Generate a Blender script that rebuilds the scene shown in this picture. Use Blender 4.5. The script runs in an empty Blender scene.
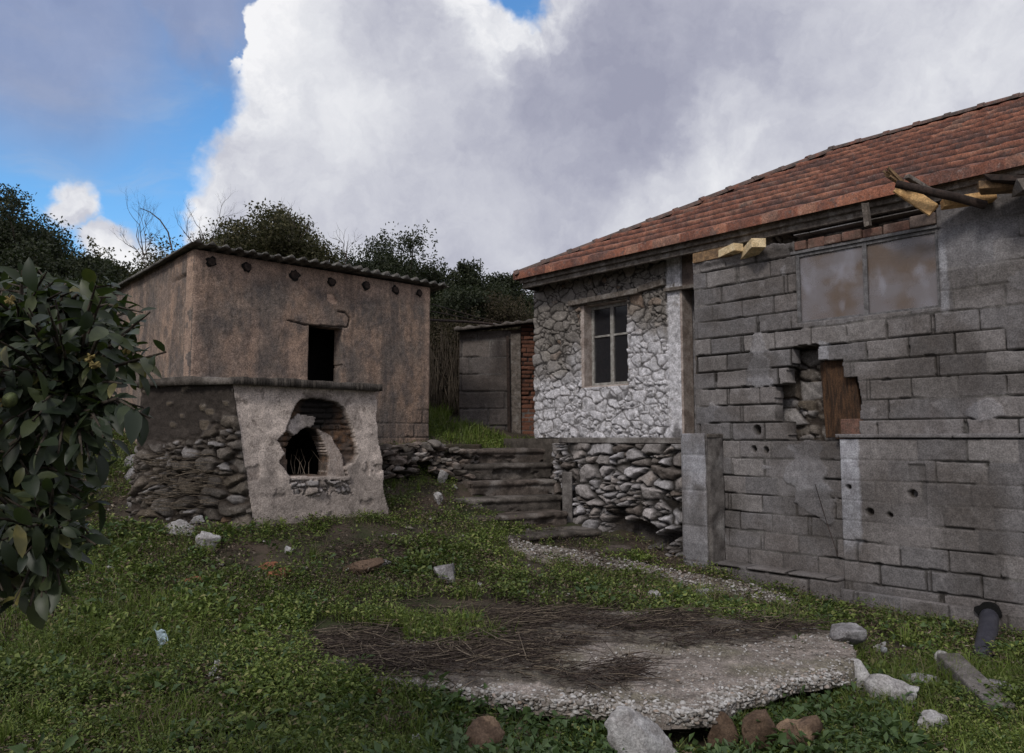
import bpy, math, random
import numpy as np
from mathutils import Vector
random.seed(7); RNG = np.random.default_rng(7)
SC = bpy.context.scene; COL = SC.collection
R = math.radians
# ------------------------------------------------------------------ camera model
EYE = 1.6; F = 760.0; PITCH = math.atan(61/760.0)
CP, SP = math.cos(PITCH), math.sin(PITCH)
def ray(px, py):
    x = (px-512)/F; y = (376.5-py)/F
    return np.array([x, CP - y*SP, SP + y*CP])
DV = np.array([-.6743, .7385]); DV /= np.linalg.norm(DV)      # along the house front, going left and away
NV = np.array([DV[1], -DV[0]])                                  # away from the viewer, into the house
def W(s, c, z):
    return np.array([s*DV[0]+c*NV[0], s*DV[1]+c*NV[1], z])
def hit_c(px, py, c):
    r = ray(px, py); k = c/(r[0]*NV[0]+r[1]*NV[1]); P = r*k
    return float(P[0]*DV[0]+P[1]*DV[1]), float(P[2]+EYE)         # s, z
def hit_s(px, py, s):
    r = ray(px, py); k = s/(r[0]*DV[0]+r[1]*DV[1]); P = r*k
    return float(P[0]*NV[0]+P[1]*NV[1]), float(P[2]+EYE)         # c, z
def hit_z(px, py, z):
    r = ray(px, py); k = (z-EYE)/r[2]; return float(r[0]*k), float(r[1]*k)
def at(px, py, Y):
    r = ray(px, py); k = Y/r[1]; return np.array([r[0]*k, Y, r[2]*k+EYE])
# ------------------------------------------------------------------ numpy noise
def _h(ix, iy, seed):
    n = (ix.astype(np.int64)*374761393 + iy.astype(np.int64)*668265263 + seed*1442695041) & 0xFFFFFFFF
    n = ((n ^ (n >> 13))*1274126177) & 0xFFFFFFFF
    n = ((n ^ (n >> 16))*2246822519) & 0xFFFFFFFF
    return ((n ^ (n >> 15)) & 0xFFFFFF)/float(0xFFFFFF)
def vn(x, y, seed=0):
    x = np.asarray(x, float); y = np.asarray(y, float)
    ix = np.floor(x); iy = np.floor(y); fx = x-ix; fy = y-iy
    fx = fx*fx*(3-2*fx); fy = fy*fy*(3-2*fy)
    a = _h(ix, iy, seed); b = _h(ix+1, iy, seed); c = _h(ix, iy+1, seed); d = _h(ix+1, iy+1, seed)
    return (a*(1-fx)+b*fx)*(1-fy)+(c*(1-fx)+d*fx)*fy
def fbm(x, y, seed=0, o=4):
    t = 0; a = .5; n = 0
    for i in range(o):
        t = t+a*vn(x*2**i+i*17.3, y*2**i-i*9.1, seed+i*7); n += a; a *= .5
    return t/n - .5
def sm(a, b, x):
    t = np.clip((x-a)/(b-a), 0, 1); return t*t*(3-2*t)
def inpoly(x, y, poly):
    x = np.asarray(x, float); y = np.asarray(y, float); ins = np.zeros(x.shape, bool); n = len(poly)
    for i in range(n):
        x1, y1 = poly[i]; x2, y2 = poly[(i+1) % n]
        if y1 == y2: continue
        ins ^= ((y1 > y) != (y2 > y)) & (x < (x2-x1)*(y-y1)/(y2-y1)+x1)
    return ins
def polydist(x, y, poly):
    x = np.asarray(x, float); y = np.asarray(y, float); best = np.full(x.shape, 1e9); n = len(poly)
    for i in range(n):
        x1, y1 = poly[i]; x2, y2 = poly[(i+1) % n]
        dx, dy = x2-x1, y2-y1; L = dx*dx+dy*dy+1e-12
        t = np.clip(((x-x1)*dx+(y-y1)*dy)/L, 0, 1)
        best = np.minimum(best, np.hypot(x-x1-t*dx, y-y1-t*dy))
    return best
def voro(U, V, sx, sy, seed, jit=.8, wt=.25, warp=.03):
    U = U + warp*fbm(U*5, V*5, seed+50)*2; V = V + warp*fbm(U*5, V*5, seed+51)*2
    x = U/sx; y = V/sy
    iy0 = np.floor(y)
    F1 = np.full(U.shape, 9.); F2 = np.full(U.shape, 9.); r = np.zeros(U.shape); ox = np.zeros(U.shape); oy = np.zeros(U.shape)
    for j in (-2, -1, 0, 1, 2):
        iy = iy0+j; xs = x - .5*(iy % 2)
        ix0 = np.floor(xs)
        for i in (-2, -1, 0, 1, 2):
            ix = ix0+i
            a = _h(ix, iy, seed); b = _h(ix, iy, seed+1); w = _h(ix, iy, seed+2)
            dx = xs-(ix+.5+jit*(a-.5)); dy = y-(iy+.5+jit*(b-.5))
            d = (np.abs(dx)**3.2+np.abs(dy)**3.2)**(1/3.2) - wt*w
            nearer = d < F1
            F2 = np.where(nearer, F1, np.minimum(F2, d))
            r = np.where(nearer, _h(ix, iy, seed+3), r)
            ox = np.where(nearer, dx, ox); oy = np.where(nearer, dy, oy)
            F1 = np.where(nearer, d, F1)
    return F1, F2, r, ox, oy
def stones(U, V, sx, sy, seed, bulge=.03, gap=.14, rough=.012, jit=.8, warp=.03, wt=.25):
    U = U+.008*fbm(U*22, V*22, seed+71, 3); V = V+.012*fbm(U*22, V*22, seed+72, 3)
    A_ = voro(U, V, sx*1.15, sy*1.15, seed, min(1., jit+.1), wt, warp); B_ = voro(U+7, V+3, sx*.55, sy*.62, seed+5, jit, wt, warp)
    small = (_h(np.floor(A_[2]*997), np.floor(A_[2]*331), seed+8) < .38)
    F1, F2, r, ox, oy = [np.where(small, q, p) for p, q in zip(A_, B_)]
    F2 = np.where(small, np.minimum(F2, F1+(A_[1]-A_[0])*1.6), F2)
    e = F2-F1+.06*fbm(U*16, V*16, seed+29, 3)
    h = sm(0, gap, e-.02); dome = np.clip(e/.6, 0, 1)**.6
    r2 = (r*7.13) % 1; r3 = (r*13.7) % 1
    d = h*(bulge*(.3+1.1*r2)+bulge*.35*dome) + h*((r2-.5)*ox+(r3-.5)*oy)*bulge*2.0
    rid = np.abs(fbm(U*9+r*31, V*9, seed+39, 4))
    d = d + rough*fbm(U*14, V*14, seed+9, 4)*2 + h*rough*(fbm(U*45, V*45, seed+19, 2)-3*rid)
    return d, r, 1-h
def blocks(U, V, seed, bw=.4, bh=.2, v0=0., u0=0., gap=.0052, rnd=.007):
    Vw = V+.012*fbm(U*1.1, V*1.1, seed+2)*2 + .004*fbm(U*9, V*9, seed+3)
    y = (Vw-v0)/bh; row = np.floor(y)
    Uw = U+u0+.006*fbm(U*9, V*9, seed+4)
    off = .5*(row % 2)+.3*(_h(row, row*0, seed+5)-.5)
    x = Uw/bw+off; col = np.floor(x)
    j = (_h(col, row, seed+6)-.5)*.12; x2 = x-j
    col = np.floor(x2)
    fx = (x2-col)*bw; fy = (y-row)*bh
    ex = np.minimum(fx, bw-fx); ey = np.minimum(fy, bh-fy)
    r = _h(col, row, seed+7); r2 = _h(col, row, seed+8); r3 = _h(col, row, seed+9)
    edge = np.minimum(ex, ey)
    chip = np.maximum(0, fbm(U*7, V*7, seed+11, 3)*.06 - .006)
    g = gap*(.5+1.5*vn(U*6, V*6, seed+12)) + chip*sm(.03, 0, edge)
    m = 1-sm(g*.75, g*1.1+.0015, edge)
    rawm = vn(U*1.7, V*3.1, seed+13)                   # pointed joints here, raked ones there
    depth = -.003-.035*sm(.35, .5, rawm)
    d = m*depth + (1-m)*(rnd*(r2-.5)*2+.008*(r3-.5)*(fx-bw/2)/bw) + .0035*fbm(U*30, V*30, seed+14, 3)*2
    return d, r, m, .45+.55*sm(.35, .5, rawm)
# ------------------------------------------------------------------ object bookkeeping
ORG = {}
def _link(o, parent, origin):
    COL.objects.link(o); ORG[o.name] = np.array(origin, float)
    if parent is not None:
        o.parent = parent; o.location = Vector(ORG[o.name]-ORG[parent.name])
    else: o.location = Vector(origin)
def tag(o, label=None, cat=None, group=None, kind=None):
    for k, v in (('label', label), ('category', cat), ('group', group), ('kind', kind)):
        if v: o[k] = v
    return o
def thing(name, loc, label, cat, group=None, parent=None):
    o = bpy.data.objects.new(name, None); o.empty_display_size = .2
    _link(o, parent, loc); return tag(o, label, cat, group)
def mesh(name, V, faces, mat, parent=None, smooth=True, attrs=None, origin=None):
    """V Nx3 world coordinates; faces = Mx4 / Mx3 array or list of tuples"""
    V = np.asarray(V, float)
    if origin is None:
        lo = V.min(0); hi = V.max(0); origin = [(lo[0]+hi[0])/2, (lo[1]+hi[1])/2, lo[2]]
    me = bpy.data.meshes.new(name)
    L = V-np.asarray(origin)
    if isinstance(faces, np.ndarray):
        n, k = faces.shape
        me.vertices.add(len(L)); me.vertices.foreach_set('co', L.astype(np.float32).ravel())
        me.loops.add(n*k); me.loops.foreach_set('vertex_index', faces.astype(np.int32).ravel())
        me.polygons.add(n); me.polygons.foreach_set('loop_start', np.arange(0, n*k, k, dtype=np.int32))
        me.update(calc_edges=True)
    else:
        me.from_pydata([tuple(v) for v in L], [], [tuple(f) for f in faces]); me.update()
    me.polygons.foreach_set('use_smooth', np.full(len(me.polygons), smooth))
    if attrs:
        for k, a in attrs.items():
            at_ = me.attributes.new(k, 'FLOAT', 'POINT'); at_.data.foreach_set('value', np.asarray(a, np.float32).ravel())
    if mat: me.materials.append(mat)
    o = bpy.data.objects.new(name, me); _link(o, parent, origin); return o
class MB:
    def __init__(s): s.V = []; s.Q = []; s.n = 0
    def add(s, V, faces):
        s.V.append(np.asarray(V, float)); s.Q += [tuple(i+s.n for i in f) for f in faces]; s.n += len(V); return s
    def hexa(s, P):  # 8 points: bottom 4 ccw, top 4 ccw
        return s.add(P, [(0,3,2,1),(4,5,6,7),(0,1,5,4),(1,2,6,5),(2,3,7,6),(3,0,4,7)])
    def box(s, s0, s1, c0, c1, z0, z1):
        return s.hexa([W(s0,c0,z0),W(s1,c0,z0),W(s1,c1,z0),W(s0,c1,z0),W(s0,c0,z1),W(s1,c0,z1),W(s1,c1,z1),W(s0,c1,z1)])
    def board(s, p0, p1, w, t, up=(0,0,1), jag=0.):
        p0 = np.asarray(p0, float); p1 = np.asarray(p1, float); a = p1-p0; a /= np.linalg.norm(a)
        u = np.asarray(up, float); sd = np.cross(a, u); sd /= np.linalg.norm(sd); u = np.cross(sd, a)
        P = []
        for q, pt in ((0, p0), (1, p1)):
            for (i, j) in ((-1,-1),(1,-1),(1,1),(-1,1)):
                P.append(pt+sd*w/2*i+u*t/2*j+a*random.uniform(-jag, jag))
        return s.add(P, [(0,1,2,3),(7,6,5,4),(0,4,5,1),(1,5,6,2),(2,6,7,3),(3,7,4,0)])
    def tube(s, pts, rad, n=6, cap=True):
        pts = [np.asarray(p, float) for p in pts]; k = len(pts)
        rad = [rad]*k if np.isscalar(rad) else rad; V = []; Fc = []
        for i, p in enumerate(pts):
            a = pts[min(i+1, k-1)]-pts[max(i-1, 0)]; a = a/(np.linalg.norm(a)+1e-9)
            r = np.array([0,0,1.]) if abs(a[2]) < .9 else np.array([1.,0,0])
            u = np.cross(a, r); u /= np.linalg.norm(u); v = np.cross(a, u)
            for j in range(n):
                t = 2*math.pi*j/n; V.append(p+(u*math.cos(t)+v*math.sin(t))*rad[i])
        for i in range(k-1):
            for j in range(n):
                Fc.append((i*n+j, i*n+(j+1) % n, (i+1)*n+(j+1) % n, (i+1)*n+j))
        if cap: Fc += [tuple(range(n)), tuple((k-1)*n+j for j in range(n))[::-1]]
        return s.add(V, Fc)
    def build(s, name, mat, parent=None, smooth=False, bevel=0):
        o = mesh(name, np.concatenate(s.V), s.Q, mat, parent, smooth)
        if bevel:
            m = o.modifiers.new('b', 'BEVEL'); m.width = bevel; m.segments = 2
        return o
def relief(name, mat, parent, pf, u0, u1, v0, v1, res, df, hole=None, T=.2, back=False, clear=None):
    ru, rv = (res, res) if np.isscalar(res) else res
    nu = max(2, int(round((u1-u0)/ru))+1); nv = max(2, int(round((v1-v0)/rv))+1)
    U, V = np.meshgrid(np.linspace(u0, u1, nu), np.linspace(v0, v1, nv))
    d, A = df(U, V)
    P = pf(U, V, d).reshape(-1, 3); B = pf(U, V, np.full(U.shape, -T)).reshape(-1, 3)
    Uc = (U[:-1,:-1]+U[1:,1:])/2; Vc = (V[:-1,:-1]+V[1:,1:])/2
    keep = np.ones(Uc.shape, bool)
    if hole is not None: keep &= ~hole(Uc, Vc)
    idx = np.arange(nu*nv).reshape(nv, nu); N = nu*nv
    a, b, c, e = idx[:-1,:-1], idx[:-1,1:], idx[1:,1:], idx[1:,:-1]
    Q = [np.stack([a, b, c, e], -1)[keep]]
    K = np.zeros((keep.shape[0]+2, keep.shape[1]+2), bool); K[1:-1,1:-1] = keep
    def sk(nb, p, q):
        mk = keep & ~nb; x = p[mk]; y = q[mk]; Q.append(np.stack([y, x, x+N, y+N], -1))
    sk(K[:-2,1:-1], a, b); sk(K[1:-1,2:], b, c); sk(K[2:,1:-1], c, e); sk(K[1:-1,:-2], e, a)
    if back: Q.append(np.stack([e, c, b, a], -1)[keep]+N)
    Q = np.concatenate(Q); VV = np.concatenate([P, B])
    used, inv = np.unique(Q, return_inverse=True); Q = inv.reshape(-1, 4)
    at_ = {k: np.concatenate([np.broadcast_to(x, U.shape).ravel()]*2)[used] for k, x in A.items()}
    return mesh(name, VV[used], Q, mat, parent, True, at_)
def pf_c(c0):  # vertical wall parallel to the house front
    return lambda U, V, d: np.stack([U*DV[0]+(c0-d)*NV[0], U*DV[1]+(c0-d)*NV[1], V], -1)
def pf_s(s0, bat=0., zt=0.):  # vertical wall perpendicular to it, facing the viewer
    def f(U, V, d):
        s = s0-d-bat*np.maximum(zt-V, 0)
        return np.stack([s*DV[0]+U*NV[0], s*DV[1]+U*NV[1], V], -1)
    return f
# ------------------------------------------------------------------ materials
class G:
    def __init__(s, name):
        s.m = bpy.data.materials.new(name); s.m.use_nodes = True; s.t = s.m.node_tree
        s.t.nodes.clear(); s.out = s.t.nodes.new('ShaderNodeOutputMaterial')
        s.b = s.t.nodes.new('ShaderNodeBsdfPrincipled'); s.t.links.new(s.b.outputs[0], s.out.inputs[0])
        s.b.inputs['Roughness'].default_value = .9; s.b.inputs['Specular IOR Level'].default_value = .25
        s._p = None
    def n(s, t, **k):
        x = s.t.nodes.new(t)
        for a, v in k.items(): setattr(x, a, v)
        return x
    def put(s, sock, v):
        if isinstance(v, bpy.types.NodeSocket): s.t.links.new(v, sock)
        elif isinstance(v, (tuple, list)):
            sock.default_value = tuple(v)+((1,) if len(v) == 3 and sock.type == 'RGBA' else ())
        else: sock.default_value = v
    def pos(s):
        if s._p is None: s._p = s.n('ShaderNodeNewGeometry')
        return s._p.outputs['Position']
    def rnd(s):
        s.pos(); return s._p.outputs['Random Per Island']
    def vec(s, scale, v=None):
        x = s.n('ShaderNodeVectorMath', operation='MULTIPLY'); s.put(x.inputs[0], v or s.pos()); x.inputs[1].default_value = scale
        return x.outputs[0]
    def noise(s, scale, det=4, rough=.55, v=None, dist=0.):
        x = s.n('ShaderNodeTexNoise'); s.put(x.inputs['Vector'], v or s.pos())
        x.inputs['Scale'].default_value = scale; x.inputs['Detail'].default_value = det
        x.inputs['Roughness'].default_value = rough; x.inputs['Distortion'].default_value = dist
        return x.outputs['Fac']
    def attr(s, name):
        x = s.n('ShaderNodeAttribute', attribute_name=name); return x.outputs['Fac']
    def mix(s, f, a, b, mode='MIX'):
        x = s.n('ShaderNodeMix', data_type='RGBA', blend_type=mode); s.put(x.inputs[0], f); s.put(x.inputs[6], a); s.put(x.inputs[7], b)
        return x.outputs[2]
    def math(s, op, a, b=0., clamp=False):
        x = s.n('ShaderNodeMath', operation=op, use_clamp=clamp); s.put(x.inputs[0], a); s.put(x.inputs[1], b); return x.outputs[0]
    def rng(s, v, a, b, c=0., d=1.):
        x = s.n('ShaderNodeMapRange', interpolation_type='SMOOTHSTEP'); s.put(x.inputs[0], v)
        for i, q in enumerate((a, b, c, d)): x.inputs[i+1].default_value = q
        return x.outputs[0]
    def ramp(s, v, stops):
        x = s.n('ShaderNodeValToRGB'); e = x.color_ramp.elements
        while len(e) < len(stops): e.new(.5)
        for i, (p, c) in enumerate(stops): e[i].position = p; e[i].color = tuple(c)+(1,)
        s.put(x.inputs[0], v); return x.outputs[0]
    def bump(s, h, st=.4, dist=.01):
        x = s.n('ShaderNodeBump'); x.inputs['Strength'].default_value = st; x.inputs['Distance'].default_value = dist
        s.put(x.inputs['Height'], h); s.t.links.new(x.outputs[0], s.b.inputs['Normal']); return s
    def fin(s, col, rough=None, spec=None, speck=0.):
        if speck:
            k = s.math('MULTIPLY', s.rng(s.noise(75, 4, .75), .34, .66, 1-speck, 1+speck), s.rng(s.noise(17, 5, .7), .3, .7, 1-speck*.6, 1+speck*.6))
            kk = s.n('ShaderNodeCombineXYZ')
            for i in range(3): s.put(kk.inputs[i], k)
            col = s.mix(1., col, kk.outputs[0], 'MULTIPLY')
        s.put(s.b.inputs['Base Color'], col)
        if rough is not None: s.put(s.b.inputs['Roughness'], rough)
        if spec is not None: s.b.inputs['Specular IOR Level'].default_value = spec
        return s.m
def m_block(name, tint=(.192,.181,.184), warm=.3):
    g = G(name); r = g.attr('r'); m = g.attr('m'); w = g.attr('w')
    t = tint
    base = g.ramp(r, [(0, [x*.72 for x in t]), (.35, [x*.95 for x in t]), (.7, [t[0]*1.1, t[1]*1.06, t[2]*1.02]), (1, [t[0]*1.32, t[1]*1.3, t[2]*1.25])])
    n1 = g.noise(1.3, 5, .6); base = g.mix(g.rng(n1, .42, .66, 0, .75), base, (t[0]*.58, t[1]*.52, t[2]*.46))
    base = g.mix(g.rng(g.noise(2.3, 6, .7, g.vec((1,1,.25))), .52, .7, 0, .55), base, (t[0]*.5, t[1]*.45, t[2]*.42))
    n2 = g.noise(60, 3, .7); base = g.mix(g.rng(n2, .3, .7, 0, .45), base, [x*.62 for x in t])
    n3 = g.noise(6, 5, .65); base = g.mix(g.rng(n3, .55, .75, 0, .5), base, [x*1.5 for x in t])
    mort = g.mix(g.rng(g.noise(3), .45, .6), (.13,.12,.115), (.25,.235,.225))
    base = g.mix(m, base, g.mix(g.attr('k'), mort, (.02,.018,.017)))
    base = g.mix(w, base, g.mix(g.rng(g.noise(9, 5, .7), .35, .65), (.36,.36,.40), (.52,.53,.58)))
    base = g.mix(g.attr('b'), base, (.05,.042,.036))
    g.bump(g.noise(90, 4, .7), .6, .008)
    return g.fin(base, speck=.3)
BLOCK = m_block('concrete_block')
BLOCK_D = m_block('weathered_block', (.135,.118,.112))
def m_rubble(name, cols, mortar, white=(.70,.685,.72)):
    g = G(name); r = g.attr('r'); m = g.attr('m'); w = g.attr('w')
    base = g.ramp(r, cols)
    base = g.mix(g.rng(g.noise(11, 6, .65), .35, .7, 0, .7), base, g.mix(.55, base, (.06,.052,.045)))
    base = g.mix(g.rng(g.noise(34, 4, .7), .55, .75, 0, .4), base, (.42,.40,.38))
    base = g.mix(m, base, g.mix(g.noise(20), mortar, [x*.45 for x in mortar]))
    wh = g.mix(g.rng(g.noise(16, 5, .7), .35, .68), white, [x*.5 for x in white])
    wf = g.math('MULTIPLY', g.math('MULTIPLY', w, g.rng(g.noise(7, 6, .75), .30, .46)), g.math('SUBTRACT', 1., g.math('MULTIPLY', m, .8)), True)
    base = g.mix(wf, base, wh)
    base = g.mix(g.attr('b'), base, (.035,.028,.024))
    g.bump(g.noise(50, 5, .7), .7, .012)
    return g.fin(base, speck=.3)
ST_HOUSE = m_rubble('house_rubble', [(0,(.16,.145,.13)),(.3,(.25,.225,.205)),(.6,(.19,.172,.16)),(.85,(.31,.28,.25)),(1,(.20,.14,.105))], (.04,.034,.032))
ST_DRY = m_rubble('dry_rubble', [(0,(.12,.095,.08)),(.3,(.27,.25,.245)),(.55,(.40,.385,.40)),(.8,(.22,.17,.13)),(1,(.48,.46,.48))], (.022,.018,.015))
ST_OVEN = m_rubble('oven_rubble', [(0,(.09,.075,.06)),(.3,(.17,.15,.135)),(.6,(.12,.095,.07)),(.8,(.26,.24,.23)),(1,(.36,.34,.34))], (.055,.042,.034))
def m_plaster():
    g = G('old_plaster')
    v = g.vec((1.6,1.6,.75))
    a = g.rng(g.noise(1.5, 6, .6, v), .36, .62)
    base = g.mix(a, (.31,.215,.16), (.17,.138,.118))
    base = g.mix(g.rng(g.noise(7, 6, .7, g.vec((1,1,.6))), .4, .66, 0, .75), base, (.10,.088,.085))
    base = g.mix(g.rng(g.noise(3.3, 5, .6), .56, .72, 0, .8), base, (.27,.205,.165))
    base = g.mix(g.attr('w'), base, (.40,.28,.215))
    base = g.mix(g.math('MULTIPLY', g.attr('r'), .55), base, (.12,.105,.10))
    base = g.mix(g.attr('m'), base, (.03,.024,.02))
    base = g.mix(g.rng(g.noise(5, 6, .7, g.vec((1,1,.10))), .50, .64, 0, .55), base, (.085,.072,.068))
    base = g.mix(g.rng(g.noise(45, 3, .7), .52, .72, 0, .45), base, (.05,.04,.035))
    g.bump(g.noise(38, 5, .7), .7, .014)
    return g.fin(base, speck=.42)
PLASTER = m_plaster()
def m_ovenp():
    g = G('oven_plaster')
    base = g.mix(g.rng(g.noise(4, 6, .65), .35, .65), (.68,.58,.52), (.44,.375,.335))
    base = g.mix(g.rng(g.noise(9, 6, .7), .52, .68, 0, .8), base, (.14,.115,.10))
    base = g.mix(g.rng(g.noise(60, 3, .7), .5, .7, 0, .5), base, (.13,.10,.085))
    base = g.mix(g.attr('r'), base, g.mix(g.rng(g.noise(14, 5, .7), .4, .6), (.13,.075,.045), (.075,.055,.045)))
    base = g.mix(g.attr('w'), base, (.33,.32,.33))
    base = g.mix(g.attr('m'), base, (.17,.145,.13))
    base = g.mix(g.attr('b'), base, (.012,.010,.009))
    g.bump(g.noise(50, 5, .7), .8, .014)
    return g.fin(base, speck=.3)
OVENP = m_ovenp()
def simple(name, a, b, sc=8, rough=.85, bs=.3, bd=.006, vs=(1,1,1), spec=.25, third=None):
    g = G(name); v = g.vec(vs)
    base = g.mix(g.rng(g.noise(sc, 6, .65, v), .34, .66), a, b)
    if third: base = g.mix(g.rng(g.noise(sc*.35, 5, .6, v), .5, .66), base, third)
    g.bump(g.noise(sc*4, 5, .7, v), bs, bd)
    return g.fin(base, rough, spec, speck=.3)
CONC = simple('concrete', (.17,.155,.145), (.085,.075,.07), 5, bs=.6, bd=.01, third=(.26,.245,.235))
CONC_D = simple('mossy_concrete', (.105,.09,.078), (.045,.038,.032), 6, bs=.7, bd=.012, third=(.17,.15,.135))
WOODG = simple('grey_wood', (.17,.145,.125), (.085,.07,.06), 18, vs=(1,1,1), bs=.5, third=(.22,.20,.185))
WOODB = simple('brown_wood', (.085,.045,.024), (.03,.018,.012), 14, vs=(3,3,.4), bs=.5)
WOODY = simple('yellow_wood', (.62,.40,.19), (.42,.24,.10), 10, vs=(1,1,1), bs=.3)
WOODC = simple('cream_wood', (.75,.60,.38), (.55,.40,.22), 10, bs=.3)
WOODT = simple('tan_board', (.27,.17,.09), (.12,.08,.05), 14, vs=(1,1,1), bs=.3)
DRYS = simple('dry_stem', (.10,.08,.06), (.05,.04,.03), 30)
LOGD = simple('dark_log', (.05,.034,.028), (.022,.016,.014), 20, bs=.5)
BRICK = simple('old_brick', (.17,.09,.068), (.11,.07,.055), 12, bs=.6, third=(.24,.17,.14))
TWIG = simple('dry_twig', (.095,.072,.06), (.04,.03,.026), 30, bs=.2)
TWIGL = simple('pale_twig', (.2,.16,.12), (.10,.08,.06), 30, bs=.2)
BARK = simple('bark', (.075,.06,.045), (.035,.028,.022), 14, bs=.6)
DARK = simple('soot_and_shade_dark', (.012,.011,.010), (.006,.006,.006), 6)  # oven soot, and painted shade for the unlit rooms and beam sockets
PIPE = simple('pipe_plastic', (.035,.036,.05), (.06,.06,.075), 10, rough=.5, bs=.15, spec=.4)
PIPEIN = simple('hollow_shade_black', (.004,.004,.004), (.006,.006,.006), 5)  # flat black, painted shade of the opening by the pipe
PAINTW = simple('peeling_white_paint', (.34,.33,.31), (.2,.185,.17), 16, rough=.7)
FRAMEG = simple('steel_frame', (.16,.155,.16), (.09,.085,.085), 16, rough=.6)
JAMBW = simple('jamb_plaster', (.44,.38,.35), (.26,.21,.185), 7, bs=.4)
JAMBP = simple('brown_plaster', (.20,.15,.125), (.11,.085,.075), 6, bs=.4, third=(.29,.24,.215))
ROCKW = simple('pale_limestone', (.43,.42,.42), (.24,.225,.22), 14, bs=.7, bd=.015, third=(.33,.315,.31))
ROCKG = simple('grey_limestone', (.27,.26,.265), (.14,.13,.13), 14, bs=.7, bd=.015, third=(.35,.34,.345))
ROCKB = simple('brown_stone', (.12,.08,.055), (.075,.048,.032), 14, bs=.6, bd=.012, third=(.22,.15,.10))
CLAY = simple('terracotta', (.30,.12,.065), (.19,.08,.05), 16, bs=.4)
PAPER = simple('pale_blue_paper', (.45,.56,.62), (.38,.48,.55), 10, rough=.7)
WHITEP = simple('white_plastic', (.6,.6,.6), (.42,.42,.42), 10, rough=.6)
def m_tile():
    g = G('roof_tile'); r = g.attr('r')
    base = g.ramp(r, [(0,(.15,.062,.042)),(.3,(.21,.082,.052)),(.6,(.25,.10,.062)),(.85,(.31,.135,.085)),(1,(.25,.15,.11))])
    base = g.mix(g.rng(g.noise(1.5, 6, .7), .46, .64, 0, .8), base, (.085,.052,.046))
    base = g.mix(g.rng(g.noise(9, 6, .75), .54, .66, 0, .7), base, (.10,.085,.08))
    base = g.mix(g.rng(g.noise(26, 4, .7), .58, .7, 0, .6), base, (.24,.2,.18))
    base = g.mix(g.attr('m'), base, (.022,.014,.013))  # painted row shadow and the dark joints between tiles
    g.bump(g.noise(60, 4, .7), .4, .006)
    return g.fin(base, .85, speck=.4)
TILE = m_tile()
RIDGE = simple('ridge_tile_clay', (.15,.10,.085), (.07,.06,.055), 12, bs=.5, third=(.19,.085,.06))
def m_corr():
    g = G('corrugated_sheet')
    base = g.mix(g.rng(g.noise(7, 6, .7), .35, .65), (.15,.14,.125), (.05,.045,.04))
    base = g.mix(g.rng(g.noise(25, 4, .7), .55, .7), base, (.24,.235,.2))
    g.bump(g.noise(40, 4), .4, .008); return g.fin(base)
CORR = m_corr()
def m_slab():
    g = G('exposed_aggregate'); w = g.attr('w'); k = g.attr('k')
    base = g.mix(g.rng(g.noise(6, 6, .65), .36, .64), (.29,.25,.225), (.17,.145,.125))
    base = g.mix(g.rng(g.noise(1.6, 5, .6), .45, .6, 0, .7), base, (.17,.155,.11))
    sp = g.n('ShaderNodeTexVoronoi'); g.put(sp.inputs['Vector'], g.pos()); sp.inputs['Scale'].default_value = 42
    spot = g.rng(sp.outputs['Distance'], .22, .30, 1, 0)
    wn = g.n('ShaderNodeTexWhiteNoise'); g.put(wn.inputs[0], sp.outputs['Color'])
    chips = g.math('MULTIPLY', spot, g.math('GREATER_THAN', g.math('ADD', wn.outputs[0], w), .93))
    base = g.mix(chips, base, (.5,.48,.46))
    base = g.mix(k, base, g.mix(g.rng(g.noise(14, 5, .7), .4, .62), (.035,.028,.024), (.10,.085,.065)))
    g.bump(g.math('ADD', g.noise(70, 4), g.math('MULTIPLY', chips, .6)), .8, .014)
    return g.fin(base, speck=.4)
SLABM = m_slab()
def m_ground():
    g = G('soil')
    base = g.mix(g.rng(g.noise(3, 6, .6), .35, .65), (.085,.063,.048), (.048,.042,.028))
    base = g.mix(g.rng(g.noise(1.1, 6, .6), .48, .62, 0, .85), base, (.035,.05,.015))
    base = g.mix(g.rng(g.noise(28, 5, .7), .5, .7, 0, .6), base, (.095,.075,.055))
    g.bump(g.noise(22, 6, .7), .9, .03)
    return g.fin(base)
SOIL = m_ground()
def m_leaf(name, cols, rough=.5, spec=.3, trans=.12, noise_sc=.9):
    g = G(name)
    base = g.ramp(g.rnd(), cols)
    base = g.mix(g.rng(g.noise(noise_sc, 3), .35, .65, 0, .5), base, cols[0][1])
    m = g.fin(base, rough, spec)
    if trans:
        tr = g.n('ShaderNodeBsdfTranslucent'); g.put(tr.inputs[0], g.mix(.5, base, (.12,.2,.02)))
        mx = g.n('ShaderNodeMixShader'); mx.inputs[0].default_value = trans
        g.t.links.new(g.b.outputs[0], mx.inputs[1]); g.t.links.new(tr.outputs[0], mx.inputs[2]); g.t.links.new(mx.outputs[0], g.out.inputs[0])
    return m
WEED = m_leaf('weed_leaf', [(0,(.05,.07,.02)),(.35,(.115,.165,.04)),(.7,(.19,.25,.056)),(.9,(.30,.34,.10)),(1,(.28,.21,.12))], .55, .3, .25)
BLADE = m_leaf('grass_blade', [(0,(.07,.105,.02)),(.4,(.13,.185,.032)),(.8,(.19,.25,.045)),(.93,(.24,.26,.09)),(1,(.36,.29,.17))], .55, .3, .25)
BIGW = m_leaf('broad_weed_leaf', [(0,(.045,.075,.028)),(.5,(.075,.125,.045)),(1,(.12,.18,.07))], .5, .35, .2)
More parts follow.
